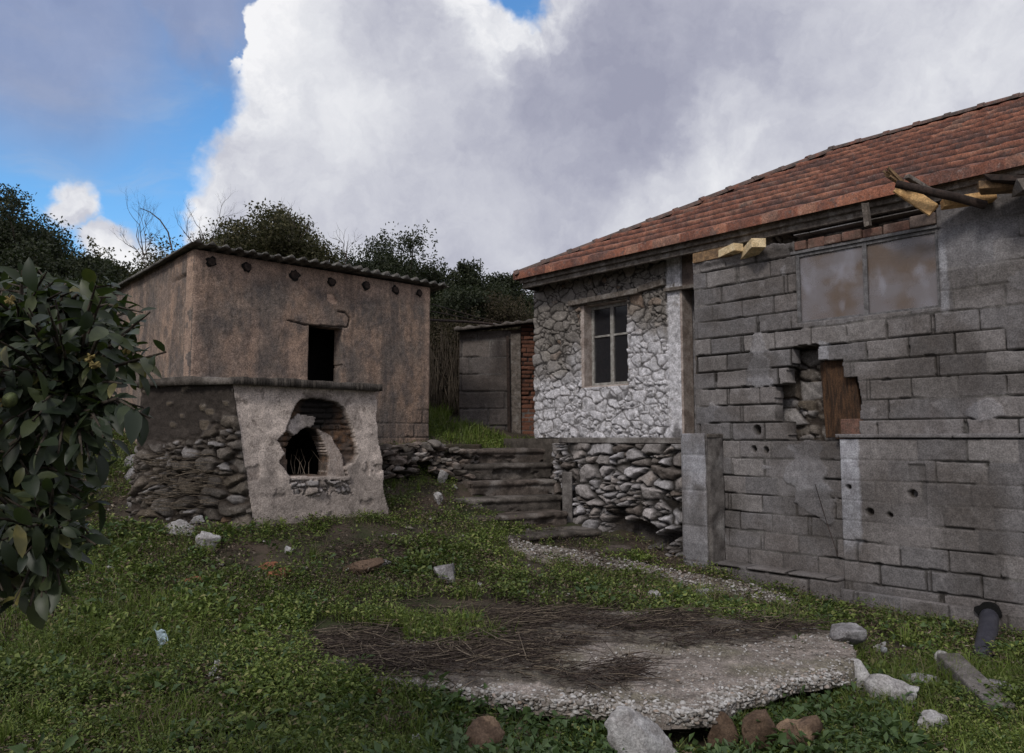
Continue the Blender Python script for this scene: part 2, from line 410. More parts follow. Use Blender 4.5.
BUSHL = m_leaf('glossy_leaf', [(0,(.014,.022,.012)),(.45,(.026,.038,.018)),(.78,(.046,.06,.026)),(.92,(.075,.085,.03)),(1,(.15,.13,.04))], .46, .35, .15, 25)
TREE_D = m_leaf('dark_foliage', [(0,(.02,.026,.016)),(.6,(.04,.048,.026)),(1,(.07,.075,.045))], .6, .2, .1)
TREE_O = m_leaf('olive_foliage', [(0,(.045,.044,.022)),(.6,(.085,.08,.04)),(1,(.14,.12,.065))], .6, .2, .1)
TREE_B = m_leaf('brown_scrub_foliage', [(0,(.035,.028,.018)),(.6,(.06,.048,.03)),(1,(.09,.07,.045))], .7, .2, .1)
def m_glass_dirt_sheen():
    g = G('dirt_and_reflection_pane'); v = g.vec((1,1,1.3))
    base = g.mix(g.rng(g.noise(2.4, 2, .4, v), .40, .60), (.25,.225,.235), (.18,.125,.09))
    base = g.mix(g.rng(g.noise(2.2, 3, .5, g.vec((1.4,1.4,.9))), .5, .68), base, (.38,.37,.42))  # pale lavender patches paint sky reflection and haze over the dirt
    base = g.mix(g.rng(g.noise(120, 3, .6), .45, .75, 0, .25), base, (.1,.08,.065))
    m = g.fin(base, .38, .8); g.put(g.b.inputs['Roughness'], g.rng(g.noise(3), .3, .7, .10, .45))
    tr = g.n('ShaderNodeBsdfTransparent'); mx = g.n('ShaderNodeMixShader'); mx.inputs[0].default_value = .42
    g.t.links.new(g.b.outputs[0], mx.inputs[1]); g.t.links.new(tr.outputs[0], mx.inputs[2]); g.t.links.new(mx.outputs[0], g.out.inputs[0])
    return m
DGLASS = m_glass_dirt_sheen()
def m_glass():
    g = G('window_glass'); g.fin((.035,.035,.04), .12, .5)
    tr = g.n('ShaderNodeBsdfTransparent'); mx = g.n('ShaderNodeMixShader'); mx.inputs[0].default_value = .55
    g.t.links.new(g.b.outputs[0], mx.inputs[1]); g.t.links.new(tr.outputs[0], mx.inputs[2]); g.t.links.new(mx.outputs[0], g.out.inputs[0])
    return g.m
GLASS = m_glass()

ROCKT = simple('tan_stone', (.25,.20,.17), (.12,.095,.08), 14, bs=.7, bd=.015, third=(.30,.27,.25))
LITTER = m_leaf('dead_leaf', [(0,(.03,.022,.017)),(.5,(.11,.08,.058)),(.85,(.20,.155,.115)),(1,(.34,.29,.23))], .9, .1, .0)
# ================================================================= terrain
CTRL = [(0,0,0),(-3,1,0),(3,1,0),(0,3,0),(-2.5,3.5,.03),(2.5,3.5,-.05),(0,4.15,-.12),(.6,3.95,-.18),(1.6,4.1,-.19),(2.4,4.7,-.15),(.7,4.7,-.02),(-2.2,5,.14),(-4,5,.25),(2.75,5,-.1),(3.4,4.6,-.06),
 (-1,6,.2),(0.3,6.2,.12),(1.5,6.1,.06),(2.6,6.2,0),(-2.7,6.6,.42),(-1.8,7,.5),(-2.76,7.45,.72),(-1.5,8.3,.70),(-.6,8.2,.5),(0,7.5,.27),(1,7.3,.12),(2.0,7.4,.02),(2.5,7.8,-.03),
 (-.9,9.3,.72),(-.9,10,1.0),(.1,9.0,.36),(.9,8.7,.25),(1.5,8.4,.15),(2.2,8.2,0),(3.2,7.3,-.08),(4.0,6.9,-.06),(4.3,6.1,-.05),(5,5,-.05),
 (-3.8,7.5,.78),(-4.6,7.4,.82),(-5,6,.5),(-6,8.5,1.2),(-6.5,12,1.9),(-3,11.5,1.7),(-4.5,10,1.4),(-1.6,10.4,1.3),(-1.1,11.4,1.6),(-.8,12.6,1.78),(-1,14,1.98),(-1,17,2.4),(.5,13.0,1.56),(1.5,15,1.8),
 (.3,10.5,.6),(2.5,9.6,.3),(4.5,8,.2),(3,12,1),(6,10,.8),(8,4,0),(8,14,1.5),(-9,5,.6),(-9,16,2.6),(-8,22,3.3),(0,22,3.1),(8,22,2.4),(-12,2,.2),(12,2,0),(0,-8,-.2),(-12,-8,0),(12,-8,-.2),(-30,30,4.2),(0,40,4.6),(30,30,3),(-40,0,1),(40,0,.4),(0,-40,-.5)]
_C = np.array(CTRL, float); _n = len(_C)
_D = np.hypot(_C[:,None,0]-_C[None,:,0], _C[:,None,1]-_C[None,:,1])
_A = np.zeros((_n+1, _n+1)); _A[:_n,:_n] = _D-np.eye(_n)*.02; _A[:_n,_n] = 1; _A[_n,:_n] = 1
_wts = np.linalg.solve(_A, np.concatenate([_C[:,2], [0]]))
def tz(x, y, fine=True):
    x = np.asarray(x, float); y = np.asarray(y, float)
    k = np.minimum(1, 40/(np.hypot(x, y)+1e-6)); xs, ys = x*k, y*k
    z = np.full(x.shape, _wts[_n])
    for i in range(_n): z = z+_wts[i]*np.sqrt((xs-_C[i,0])**2+(ys-_C[i,1])**2+.05)
    if fine: z = z+.05*fbm(x*1.4, y*1.4, 3, 4)+.03*fbm(x*7, y*7, 5, 3)
    return z
def ground_hit(px, py):
    r = ray(px, py); k = 3.0
    st = .4
    while k < 40:
        P = r*k
        if P[2]+EYE <= float(tz(P[0], P[1])):
            if st < .02: break
            k -= st; st *= .25
        k += st
    return np.array([P[0], P[1], float(tz(P[0], P[1]))])
def axis(lo, hi, st, far):
    a = list(np.arange(lo, hi, st)); s = st; x = a[-1]
    while x < far: s *= 1.25; x += s; a.append(x)
    s = st; x = lo; pre = []
    while x > -far: s *= 1.25; x -= s; pre.append(x)
    return np.array(pre[::-1]+a)
gx = axis(-7, 6, .05, 450); gy = axis(2.2, 14, .05, 450)
GX, GY = np.meshgrid(gx, gy); GZ = tz(GX, GY)
i_ = np.arange(GX.size).reshape(GX.shape)
mesh('ground', np.stack([GX, GY, GZ], -1).reshape(-1, 3), np.stack([i_[:-1,:-1], i_[:-1,1:], i_[1:,1:], i_[1:,:-1]], -1).reshape(-1, 4), SOIL, origin=(0,0,0))
tag(bpy.data.objects['ground'], kind='structure')

# ================================================================= house (stone wall, window, doorway, tiled roof)
C_H = 8.2; C_B = 7.75; C_R = 7.70
sL = hit_c(535, 400, C_H)[0]; sDoor = hit_c(683.5, 380, C_H)[0]
house = thing('stone_house', W(6, C_H, 1.5), 'old rubble stone house with flaking whitewash on its lower wall and a red tiled roof', 'house')
w_l, w_t = hit_c(582, 306, C_H); w_r, w_b = hit_c(629, 385, C_H)
jx = hit_c(669, 380, C_H)[0]
def df_house(U, V):
    d, r, m = stones(U, V, .185, .125, 31, .028, .12, .010, .95, .04)
    left = fbm(U*1.6, V*1.6, 81)
    w = sm(3.35, 2.75, V+left*1.5) * (1-.75*sm(1.62, 1.5, V))
    w = np.maximum(w, sm(2.98, 2.9, V+left*.3)*sm(7.05, 6.9, U))
    w = w*(1-.85*sm(7.55, 7.9, U+left*.4)*sm(2.35, 2.6, V))
    j = sm(jx+.02, jx-.03, U+.02*fbm(U*0, V*3, 4)); d = d*(1-j)+j*(.02+.012*fbm(U*6, V*6, 6)); m = m*(1-j)
    w = np.maximum(w, j*.85); b = .8*j*sm(.52, .75, vn(U*5, V*2, 9))*sm(2.3, 1.7, V)
    # mortar-smeared band under the window and near the top
    sme = sm(.12, .0, np.abs(V-(w_b-.1)))*sm(w_r-.1, w_r, U)*sm(w_l+.1, w_l, U); d = d*(1-sme)+sme*.03
    t = sm(3.45, 3.6, V+.1*left); d = d*(1-.5*t)+.5*t*.03
    return d, dict(r=r, m=m, w=w, b=b)
relief('stone_wall', ST_HOUSE, house, pf_c(C_H), sDoor, sL, 1.38, 4.0, .0125, df_house,
       hole=lambda U, V: (U < w_l) & (U > w_r) & (V < w_t) & (V > w_b), T=.28)
relief('inner_stone_wall', ST_OVEN, house, pf_c(8.12), -1.2, hit_c(715, 380, 8.12)[0], .8, 3.98, .016,
       lambda U, V: (lambda a: (a[0]+.01, dict(r=a[1], m=a[2], w=U*0, b=U*0)))(stones(U, V, .27, .15, 57, .05, .13, .014)), T=.2)
b = MB(); b.box(8.15, sL-.02, C_H+.3, 14, 1.2, 4.0); b.box(-1.2, 8.15, 13.7, 14, 1.2, 4.0); b.box(-1.2, -.9, C_H+.2, 13.7, 1.2, 4.0)
b.build('outer_wall', JAMBP, house)
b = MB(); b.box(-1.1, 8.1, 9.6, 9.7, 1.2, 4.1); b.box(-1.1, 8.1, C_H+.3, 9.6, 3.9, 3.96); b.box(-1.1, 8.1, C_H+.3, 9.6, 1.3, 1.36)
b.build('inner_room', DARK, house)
# window
win = thing('window', W((w_l+w_r)/2, C_H, w_b), None, None, parent=house)
b = MB()
b.box(w_l-.045, w_l+.03, C_H-.012, C_H+.27, w_b-.02, w_t); b.box(w_r-.03, w_r+.03, C_H+.02, C_H+.27, w_b-.02, w_t)
b.box(w_r, w_l, C_H, C_H+.27, w_b-.05, w_b+.02); b.box(w_r, w_l, C_H+.03, C_H+.27, w_t-.01, w_t+.04)
b.build('plaster_reveal', JAMBW, win, bevel=.006)
f0, f1 = w_r+.03, w_l-.05; cF = C_H+.17; z0, z1 = w_b+.02, w_t-.01; mid = (f0+f1)/2; zb = z0+(z1-z0)*.62
b = MB()
for (a, e) in ((f0, f0+.045), (f1-.045, f1), (mid-.03, mid+.03)): b.box(a, e, cF-.025, cF+.03, z0, z1)
for (a, e) in ((z0, z0+.05), (z1-.045, z1)): b.box(f0+.045, mid-.03, cF-.023, cF+.028, a, e); b.box(mid+.03, f1-.045, cF-.023, cF+.028, a, e)
b.build('window_frame', PAINTW, win, bevel=.004)
b = MB(); b.box(f0+.045, mid-.03, cF-.018, cF+.02, zb-.014, zb+.014); b.box(mid+.03, f1-.045, cF-.018, cF+.02, zb-.014, zb+.014)
b.build('glazing_bar', PAINTW, win)
b = MB(); b.box(f0+.04, f1-.04, cF+.002, cF+.008, z0+.04, z1-.04); b.build('window_pane', GLASS, win)
b = MB(); l0, l1 = hit_c(572, 300, C_H)[0], hit_c(641, 290, C_H)[0]
b.board(W(l1, C_H-.02, w_t+.06), W(l0, C_H-.015, w_t+.05), .16, .075, jag=.02)
b.board(W(l1-.42, C_H-.02, w_t+.12), W(l1+.02, C_H-.01, w_t+.08), .14, .09, jag=.02)
b.build('window_lintel', WOODG, house, bevel=.008)
b = MB(); dz = hit_c(680, 291, C_H)[1]
b.board(W(sDoor-.7, C_H-.0, dz+.01), W(sDoor+.22, C_H-.03, dz+.03), .12, .045, jag=.01); b.build('door_lintel', WOODG, house, bevel=.006)
b = MB(); b.box(sDoor-.5, sDoor+.01, C_H+.01, C_H+.25, dz+.03, 4.0); b.build('wall_over_door', JAMBP, house)
b = MB(); b.box(sDoor-.02, sDoor+.015, C_H-.035, C_H+.20, 1.5, dz+.02); b.build('door_jamb', JAMBW, house, bevel=.01)
b = MB(); b.box(sDoor-.9, sDoor-.01, C_H+.26, C_H+.3, 1.55, dz+.1); b.build('door', WOODG, house)
# roof
zE = 4.015; CE = C_R; CRG = 11.1; zR = EYE+4.27; SL = (zR-zE)/(CRG-CE); sHip0 = hit_c(513, 274, CE)[0]; sHip1 = hit_c(833, 150, CRG)[0]
cosr = 1/math.sqrt(1+SL*SL)
def tiles(U, V):   # U along the eave, V up the slope in metres of plan
    row = V/.325; ri = np.floor(row); fr = row-ri
    Uj = U+.012*(_h(ri, ri*0, 71)-.5)
    col = Uj/.215; ci = np.floor(col); fc = col-ci
    r = _h(ci, ri, 72); r2 = _h(ci, ri, 73)
    prof = .019*np.abs(np.sin(math.pi*fc))**1.3 + .012*np.exp(-((fc-.08)/.06)**2)
    d = prof*(.75+.25*(1-fr)) + .062*(1-fr)+(r2-.5)*.008+.006*fbm(U*10, V*10, 74)
    sag = .022*fbm(U*.5, V*.6, 77, 2)*2
    m = sm(.87, .94, fr)*.97+.25*sm(.06, 0, fc)  # dark band painted as the shadow under the next tile row
    return d+sag, dict(r=r, m=np.clip(m, 0, 1))
def pf_roof(U, V, d):
    return np.stack([U*DV[0]+(CE+V)*NV[0]-0*d, U*DV[1]+(CE+V)*NV[1], zE+V*SL+d], -1)
hipk = (sHip0-sHip1)/(CRG-CE)
roof = relief('roof', TILE, house, pf_roof, -2.2, sHip0, 0, CRG-CE, (.027, .0125), tiles, hole=lambda U, V: U > sHip0-V*hipk, T=.03)
def pf_hip(U, V, d):
    s = sHip0-V
    return np.stack([s*DV[0]+U*NV[0], s*DV[1]+U*NV[1], zE+V*(zR-zE)/(sHip0-sHip1)+d], -1)
relief('hip_roof_end', TILE, house, pf_hip, CE, 2*CRG-CE, 0, sHip0-sHip1, .05, tiles, hole=lambda U, V: (U < CE+V/hipk) | (U > 2*CRG-CE-V/hipk), T=.03)
b = MB(); b.add([W(-2.2, CRG, zR), W(sHip1, CRG, zR), W(sHip0, 2*CRG-CE, zE), W(-2.2, 2*CRG-CE, zE)], [(0,1,2,3)]); b.build('rear_roof', TILE, house)
def half_tube(p0, p1, r, r2, name):
    p0 = np.asarray(p0, float); p1 = np.asarray(p1, float); a = (p1-p0)/np.linalg.norm(p1-p0); sd = np.cross(a, (0,0,1)); sd /= np.linalg.norm(sd); u = np.cross(sd, a)
    V = []; n = 7; jit = np.array([random.uniform(-.008, .008) for _ in range(3)])
    for (t, rr) in ((0, r*1.16), (.18, r*1.16), (.19, r), (1.04, r2)):
        for k in range(n+1):
            q = math.pi*k/n; V.append(p0+(p1-p0)*t+jit+sd*math.cos(q)*rr+u*(math.sin(q)*rr*.85-.03))
    Fc = [(i*(n+1)+k, i*(n+1)+k+1, (i+1)*(n+1)+k+1, (i+1)*(n+1)+k) for i in range(3) for k in range(n)]
    Fc.append(tuple(range(n+1)))
    return mesh(name, V, Fc, RIDGE, house, False)
def cap_line(p0, p1, st=.40):
    p0 = np.asarray(p0); p1 = np.asarray(p1); L = np.linalg.norm(p1-p0); k = int(L/st)
    for i in range(k): half_tube(p0+(p1-p0)*i/k, p0+(p1-p0)*(i+1)/k, .085, .08, 'ridge_tile')
cap_line(W(sHip0-.02, CE+.02, zE+.06), W(sHip1, CRG, zR+.06)); cap_line(W(sHip1+.05, CRG, zR+.06), W(-2.2, CRG, zR+.06))
# eaves: fascia, soffit, moulded board
b = MB(); zf0 = EYE+2.265
b.box(-2, hit_c(523, 285, 7.85)[0], 7.84, 7.90, zf0, zf0+.085); b.build('fascia', WOODG, house, bevel=.004)
b = MB(); b.box(-2, hit_c(520, 285, 7.80)[0], 7.79, 7.838, zf0+.07, zE-.005); b.build('gutter_board', WOODG, house, bevel=.004)
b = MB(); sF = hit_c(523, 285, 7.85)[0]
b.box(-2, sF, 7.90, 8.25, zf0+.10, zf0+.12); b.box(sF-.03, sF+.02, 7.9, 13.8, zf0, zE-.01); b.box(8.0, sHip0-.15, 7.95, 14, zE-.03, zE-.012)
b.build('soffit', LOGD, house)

# ================================================================= concrete block wall
bw = thing('block_wall', W(3, C_B, 0), 'long grey concrete block wall with a ragged hole, standing in front of the tiled house', 'wall')
s_r = -1.0; s_l = hit_c(696, 400, C_B)[0]
gw = [hit_c(*p, C_B) for p in ((795,253),(937,229),(941,304),(796,327))]
gs1 = (gw[0][0]+gw[3][0])/2; gs0 = (gw[1][0]+gw[2][0])/2; gz1 = (gw[0][1]+gw[1][1])/2; gz0 = (gw[2][1]+gw[3][1])/2
hole_px = [(791,348),(800,344),(819,344),(819,360),(842,359),(843,377),(858,377),(861,398),(861,438),(842,441),(800,440),(789,441),(788,421),(775,420),(775,384),(787,383),(787,366),(792,366)]
HP = [hit_c(*p, C_B) for p in hole_px]
dg_px = [(776,384),(790,384),(790,420),(776,420)]
pits = [(hit_c(757,430,C_B), .045, .03), (hit_c(754,449,C_B), .03, .026), (hit_c(766,450,C_B), .03, .026), (hit_c(701,260,C_B), .02, .03)]
def df_block(U, V):
    d, r, m, k = blocks(U, V, 101, .4, .2, v0=-.03)
    n = fbm(U*1.3, V*1.3, 120)
    k = k*(.5+.5*sm(-.25, .05, n))
    # smeared mortar and render patches
    patch = sm(.135, .155, fbm(U*1.8, V*2.2, 130, 6))*.9
    patch = np.maximum(patch, sm(gs0+.02, gs0-.06, U)*sm(gs0-.75, gs0-.35, U)*sm(3.0, 3.3, V+.5*fbm(U*2, V*2, 131)))
    d = d*(1-patch)+patch*(.008+.012*fbm(U*8, V*8, 132, 4)); m = m*(1-patch)
    top = sm(3.62, 3.69, V+.05*fbm(U*6, V*0, 133))*sm(gs1-.05, gs1+.05, U)      # crumbled bed on top
    d = d*(1-top)+top*(.05*vn(U*7, V*9, 134)+.02*fbm(U*25, V*25, 135)); m = m*(1-top); 
    w = patch*.18
    # light mortar strip beside the window
    st = sm(.05, .02, np.abs(U-(gs0-.04)+.03*fbm(U*3, V*5, 136)))*sm(gz0-.1, gz0+.05, V)*sm(gz1+.1, gz1-.3, V); w = np.maximum(w, st*.5)
    p2 = inpoly(U, V, [hit_c(*p, C_B) for p in ((819,340),(829,343),(829,368),(842,373),(842,380),(819,366))]); w = np.maximum(w, p2*.35)
    b = U*0
    for (c, rr, dep) in pits:
        q = sm(1.1, .85, np.hypot(U-c[0], (V-c[1])*.8)/rr); d = d-q*.12; b = np.maximum(b, q)
    b = np.maximum(b, .6*sm(.35, .6, vn(U*1.1, V*2.3, 140))*sm(2.9, 3.6, V)*sm(gs0, gs0-.3, U))
    b = np.maximum(b, .45*sm(.5, .75, vn(U*1.6, V*3.3, 144)))
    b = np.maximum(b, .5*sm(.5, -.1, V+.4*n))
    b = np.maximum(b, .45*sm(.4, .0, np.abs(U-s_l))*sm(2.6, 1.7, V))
    return d, dict(r=r, m=m, k=k, w=w, b=np.clip(b, 0, 1))
def hole_block(U, V):
    Uw = U+.03*fbm(U*6, V*6, 141)*2; Vw = V+.02*fbm(U*6, V*6, 142)*2
    h = inpoly(Uw, Vw, HP)
    h |= (U < gs1) & (U > gs0) & (V > gz0) & (V < gz1+.2)
    h |= (V > 3.735+.03*fbm(U*5, V*0, 143)*2) & (U > gs1)
    h |= (V > 3.80)
    return h
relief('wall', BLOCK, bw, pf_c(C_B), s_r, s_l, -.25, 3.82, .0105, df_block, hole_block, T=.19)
b = MB(); sA = hit_c(776,400,C_B)[0]
# row of bricks over the window
s = gs0; i = 0
while s < gs1-.05:
    L = random.uniform(.19, .27); L = min(L, gs1-s)
    o = MB().box(s+.004, s+L-.006, C_B+random.uniform(-.03, .015), C_B+.13, gz1+.035, gz1+.035+random.uniform(.085, .12)).build('lintel_brick', BRICK if random.random() < .5 else JAMBP, bw, bevel=.012)
    s += L
MB().box(gs0-.05, gs1+.05, C_B+.0, C_B+.15, gz1, gz1+.033).build('window_lintel', FRAMEG, bw, bevel=.004)
# wide dirty window
wd = thing('window', W((gs0+gs1)/2, C_B, gz0), None, None, parent=bw)
ms = hit_c(864, 270, C_B)[0]; b = MB(); cA, cB = C_B+.02, C_B+.07
for (a, e) in ((gs0, gs0+.03), (gs1-.04, gs1), (ms-.022, ms+.022)): b.box(a, e, cA, cB, gz0, gz1)
b.box(gs0+.03, ms-.022, cA+.004, cB-.004, gz0, gz0+.03); b.box(ms+.022, gs1-.04, cA+.004, cB-.004, gz0, gz0+.03)
b.box(gs0+.03, ms-.022, cA+.004, cB-.004, gz1-.035, gz1); b.box(ms+.022, gs1-.04, cA+.004, cB-.004, gz1-.035, gz1)
b.build('window_frame', FRAMEG, wd, bevel=.003)
MB().box(gs0+.025, ms-.02, C_B+.045, C_B+.049, gz0+.02, gz1-.02).build('window_pane', DGLASS, wd)
MB().box(ms+.02, gs1-.035, C_B+.045, C_B+.049, gz0+.02, gz1-.02).build('window_pane', DGLASS, wd)
b = MB(); b.box(ms+.12, gs1-.25, C_B+.1, C_B+.2, gz0, gz0+.24); b.box(gs0+.35, ms-.1, C_B+.1, C_B+.2, gz0, gz0+.30); b.box(gs0+.55, ms-.3, C_B+.1, C_B+.2, gz0+.3, gz0+.42)
b.build('stored_blocks', LOGD, wd, bevel=.01)
# wooden plank standing in the hole
b = MB(); b.board(np.array([*W(hit_c(851,441,C_B+.12)[0], C_B+.12, 0)[:2], 1.6]), W(hit_c(838,352,C_B+.12)[0], C_B+.12, hit_c(838,352,C_B+.12)[1]), .05, .30, up=(DV[0],DV[1],0))
b.board(W(hit_c(832,430,C_B+.16)[0], C_B+.16, 1.6), W(hit_c(826,355,C_B+.16)[0], C_B+.16, 2.4), .04, .12, up=(DV[0],DV[1],0))
b.build('door_plank', WOODB, bw, bevel=.005)
MB().box(hit_c(861,437,C_B)[0]-.02, hit_c(840,437,C_B)[0], C_B+.015, C_B+.15, 1.56, 1.60+.19).build('broken_brick', BRICK, bw, bevel=.01)
# lower thickened wall with ledge, white painted edge
s_w = hit_c(842, 500, 7.66)[0]
holes2 = [hit_c(*p, 7.66) for p in ((849,487),(870,512),(912,494),(890,515))]
def df_low(U, V):
    d, r, m, k = blocks(U, V, 202, .42, .2, v0=-.02, gap=.006)
    n = fbm(U*1.4, V*1.4, 220, 5)
    ren = np.clip(sm(s_w-.95, s_w-.75, U+.5*n)*sm(.45, .6, V+.5*n), 0, 1)*.85
    ren = np.maximum(ren, sm(.13, .16, n)*.8)
    d = d*(1-ren)+ren*(.006+.008*fbm(U*8, V*8, 221, 4)); m = m*(1-ren)
    ch = (np.abs(U-(s_w-.72)) < .07) & (V < 1.35) & (V > .85); d = d-.02*ch
    w = sm(.205, .17, (s_w-U)+.03*fbm(U*4, V*9, 222)*2)*sm(.45, .80, V+.16*fbm(U*9, V*4, 223)*2)*(.75+.5*fbm(U*7, V*7, 229))
    b = U*0
    for i, c in enumerate(holes2):
        rr = (.024, .034, .036, .024)[i]; q = sm(1.2, .8, np.hypot(U-c[0]+.01*fbm(U*30, V*30, 3), V-c[1])/rr); d = d-q*.08; b = np.maximum(b, q)
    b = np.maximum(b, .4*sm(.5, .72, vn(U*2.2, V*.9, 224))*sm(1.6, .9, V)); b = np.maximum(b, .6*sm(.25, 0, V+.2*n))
    b = np.maximum(b, ch*.35)
    return d, dict(r=r, m=m, k=k*.8, w=w, b=b)
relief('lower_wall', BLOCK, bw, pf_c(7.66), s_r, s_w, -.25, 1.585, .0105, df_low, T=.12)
def df_led(U, V):
    return .02*fbm(U*4, V*4, 231, 5)*2, dict(r=U*0+.5, m=U*0, k=U*0, w=U*0+.05, b=.3*vn(U*4, V*4, 3))
relief('ledge', BLOCK, bw, pf_c(7.635), s_r, s_w+.03, 1.586, 1.635, .012, df_led, T=.14, hole=lambda U, V: (V < 1.598+.012*fbm(U*5, V*0, 9)*2))
# pilaster
p0, p1 = hit_c(707, 500, 7.42)[0], hit_c(681, 500, 7.42)[0]
def df_pil(U, V):
    e = np.minimum(U-p0, p1-U)
    d = -.03*sm(.03, 0, e)+.015*fbm(U*5, V*5, 241, 5)*2; r, = (np.floor(V/.4)*.37 % 1,)
    ln = sm(.015, .004, np.abs((V/.4) % 1-.5)*.4)
    return d-.01*ln, dict(r=r, m=ln*.4, k=ln*.5, w=.15+.4*sm(.0, .25, fbm(U*3, V*3, 242, 5)), b=.4*sm(.5, .75, vn(U*6, V*3, 243)))
zP = hit_c(690, 433.5, 7.42)[1]
relief('pilaster', BLOCK, bw, pf_c(7.42), p0, p1, -.25, zP, .0125, df_pil, T=.02)
def pf_side(U, V, d):   # near side of the pilaster, U = c
    s = p0-d-.02; return np.stack([s*DV[0]+U*NV[0], s*DV[1]+U*NV[1], V], -1)
relief('pilaster_side', CONC, bw, pf_side, 7.425, 7.745, -.25, zP, .02, lambda U, V: (.02*fbm(U*5, V*5, 251, 4)*2-.03*sm(.05, 0, U-7.425), {}), T=.01)
MB().box(p0-.02, p1, 7.44, 7.75, zP-.05, zP-.004).build('pilaster_cap', CONC_D, bw, bevel=.01)
# footing course
f_l = hit_c(686, 560, 7.50)[0]
def df_ft(U, V):
    d, r, m, k = blocks(U, V, 303, .42, .26, v0=-.09, gap=.006)
    return d+.01*fbm(U*6, V*6, 304)*2, dict(r=r, m=m, k=k, w=U*0, b=.5*sm(.45, .7, vn(U*3, V*6, 305)))
ftz = hit_c(760, 569, 7.5)[1]
relief('footing', BLOCK, bw, pf_c(7.50), s_w+.01, f_l, -.3, ftz, .0125, df_ft, T=.245)
relief('footing_end', BLOCK, bw, pf_c(7.56), s_r, s_w+.01, -.3, .10, .0125, lambda U, V: (lambda a: (a[0]-.02, a[1]))(df_ft(U, V)), T=.09)

# ================================================================= boards and logs poking out on top of the block wall
def Cp(px, py, c): s, z = hit_c(px, py, c); return W(s, c, z)
def item_board(name, mat, p0, p1, w, t, label, cat, group=None, jag=.012, up=(0,0,1)):
    o = MB().board(p0, p1, w, t, up=up, jag=jag).build(name, mat, bevel=.004); return tag(o, label, cat, group)
def back(p, ds, dc, dzv): return p+np.array([ds*DV[0]+dc*NV[0], ds*DV[1]+dc*NV[1], dzv])
q = Cp(739, 246, 7.62); item_board('roof_board', WOODC, back(q,0,0,-.01), back(q, .75, .32, -.05), .13, .09, 'pale sawn yellow board end under the eave, further from the wide window', 'board', 'board ends over the wall')
q = Cp(757, 246, 7.56); item_board('roof_board', WOODC, back(q,-.05,-.05,.02), back(q, .45, .42, -.04), .16, .10, 'bright pale yellow board end under the eave nearest the wide dirty window', 'board', 'board ends over the wall')
q = Cp(731, 248, 7.66); item_board('roof_board', WOODT, back(q,0,.06,-.02), back(q, .55, .09, -.02), .1, .12, 'long stained brown board lying under the eave behind the pale board ends', 'board', 'board ends over the wall')
item_board('roof_board', WOODY, Cp(897, 186, 7.36), Cp(933, 210, 7.46), .13, .03, 'orange-yellow plank slanting down below the dark log over the window corner', 'plank', 'planks over the window corner', .015, up=(-.4,-.7,.3))
q = Cp(943, 204, 7.50); item_board('roof_board', WOODY, q, back(q, -.35, .2, .03), .14, .08, 'short yellowish plank stub behind the slanting plank over the window corner', 'plank', 'planks over the window corner')
o = MB().tube([Cp(896,184,7.20), Cp(915,188,7.25), Cp(935,193,7.32), Cp(955,197,7.42), Cp(985,205,7.62)], [.035,.036,.038,.04,.04], 9).build('dark_log', LOGD, smooth=True)
tag(o, 'dark rounded log poking out from the wall top above the window corner', 'log')
mb = MB()
for k in range(7):
    a = Cp(884+random.uniform(-2,6), 168+random.uniform(-2,9), 7.2+.02*k); e = Cp(905+random.uniform(-3,6), 184+random.uniform(-3,4), 7.35)
    mb.board(a, e, .035, .018, jag=.04)
tag(mb.build('splintered_plank', WOODT), 'splintered broken plank end sticking up above the dark log', 'plank')
item_board('grey_batten', WOODG, Cp(906,176,7.25), Cp(932,192,7.55), .05, .04, 'thin grey batten leaning behind the dark log under the tiles', 'batten')
q = Cp(980, 188, 7.40); item_board('roof_board', WOODT, q, back(q, -.5, .3, -.02), .2, .07, 'broad weathered yellow-grey board end on the wall top near the picture edge', 'board', None, .05)
q = Cp(1003, 183, 7.35); item_board('roof_board', LOGD, back(q, .12, 0, .06), back(q, -.45, .15, -.08), .17, .05, 'dark leaning board at the right end of the wall top', 'board', None, .05)
q = Cp(1016, 188, 7.34); item_board('roof_board', WOODG, q, back(q, -.6, .25, 0), .2, .10, 'grey weathered board lying behind the dark leaning board at the wall end', 'board', None, .04)
o = MB().board(Cp(868,226,7.66), Cp(865,203,7.66), .075, .05, up=(DV[0],DV[1],0), jag=.02).build('wooden_stub', WOODG, bevel=.004)
tag(o, 'small upright grey wooden stub above the wide window', 'stub')
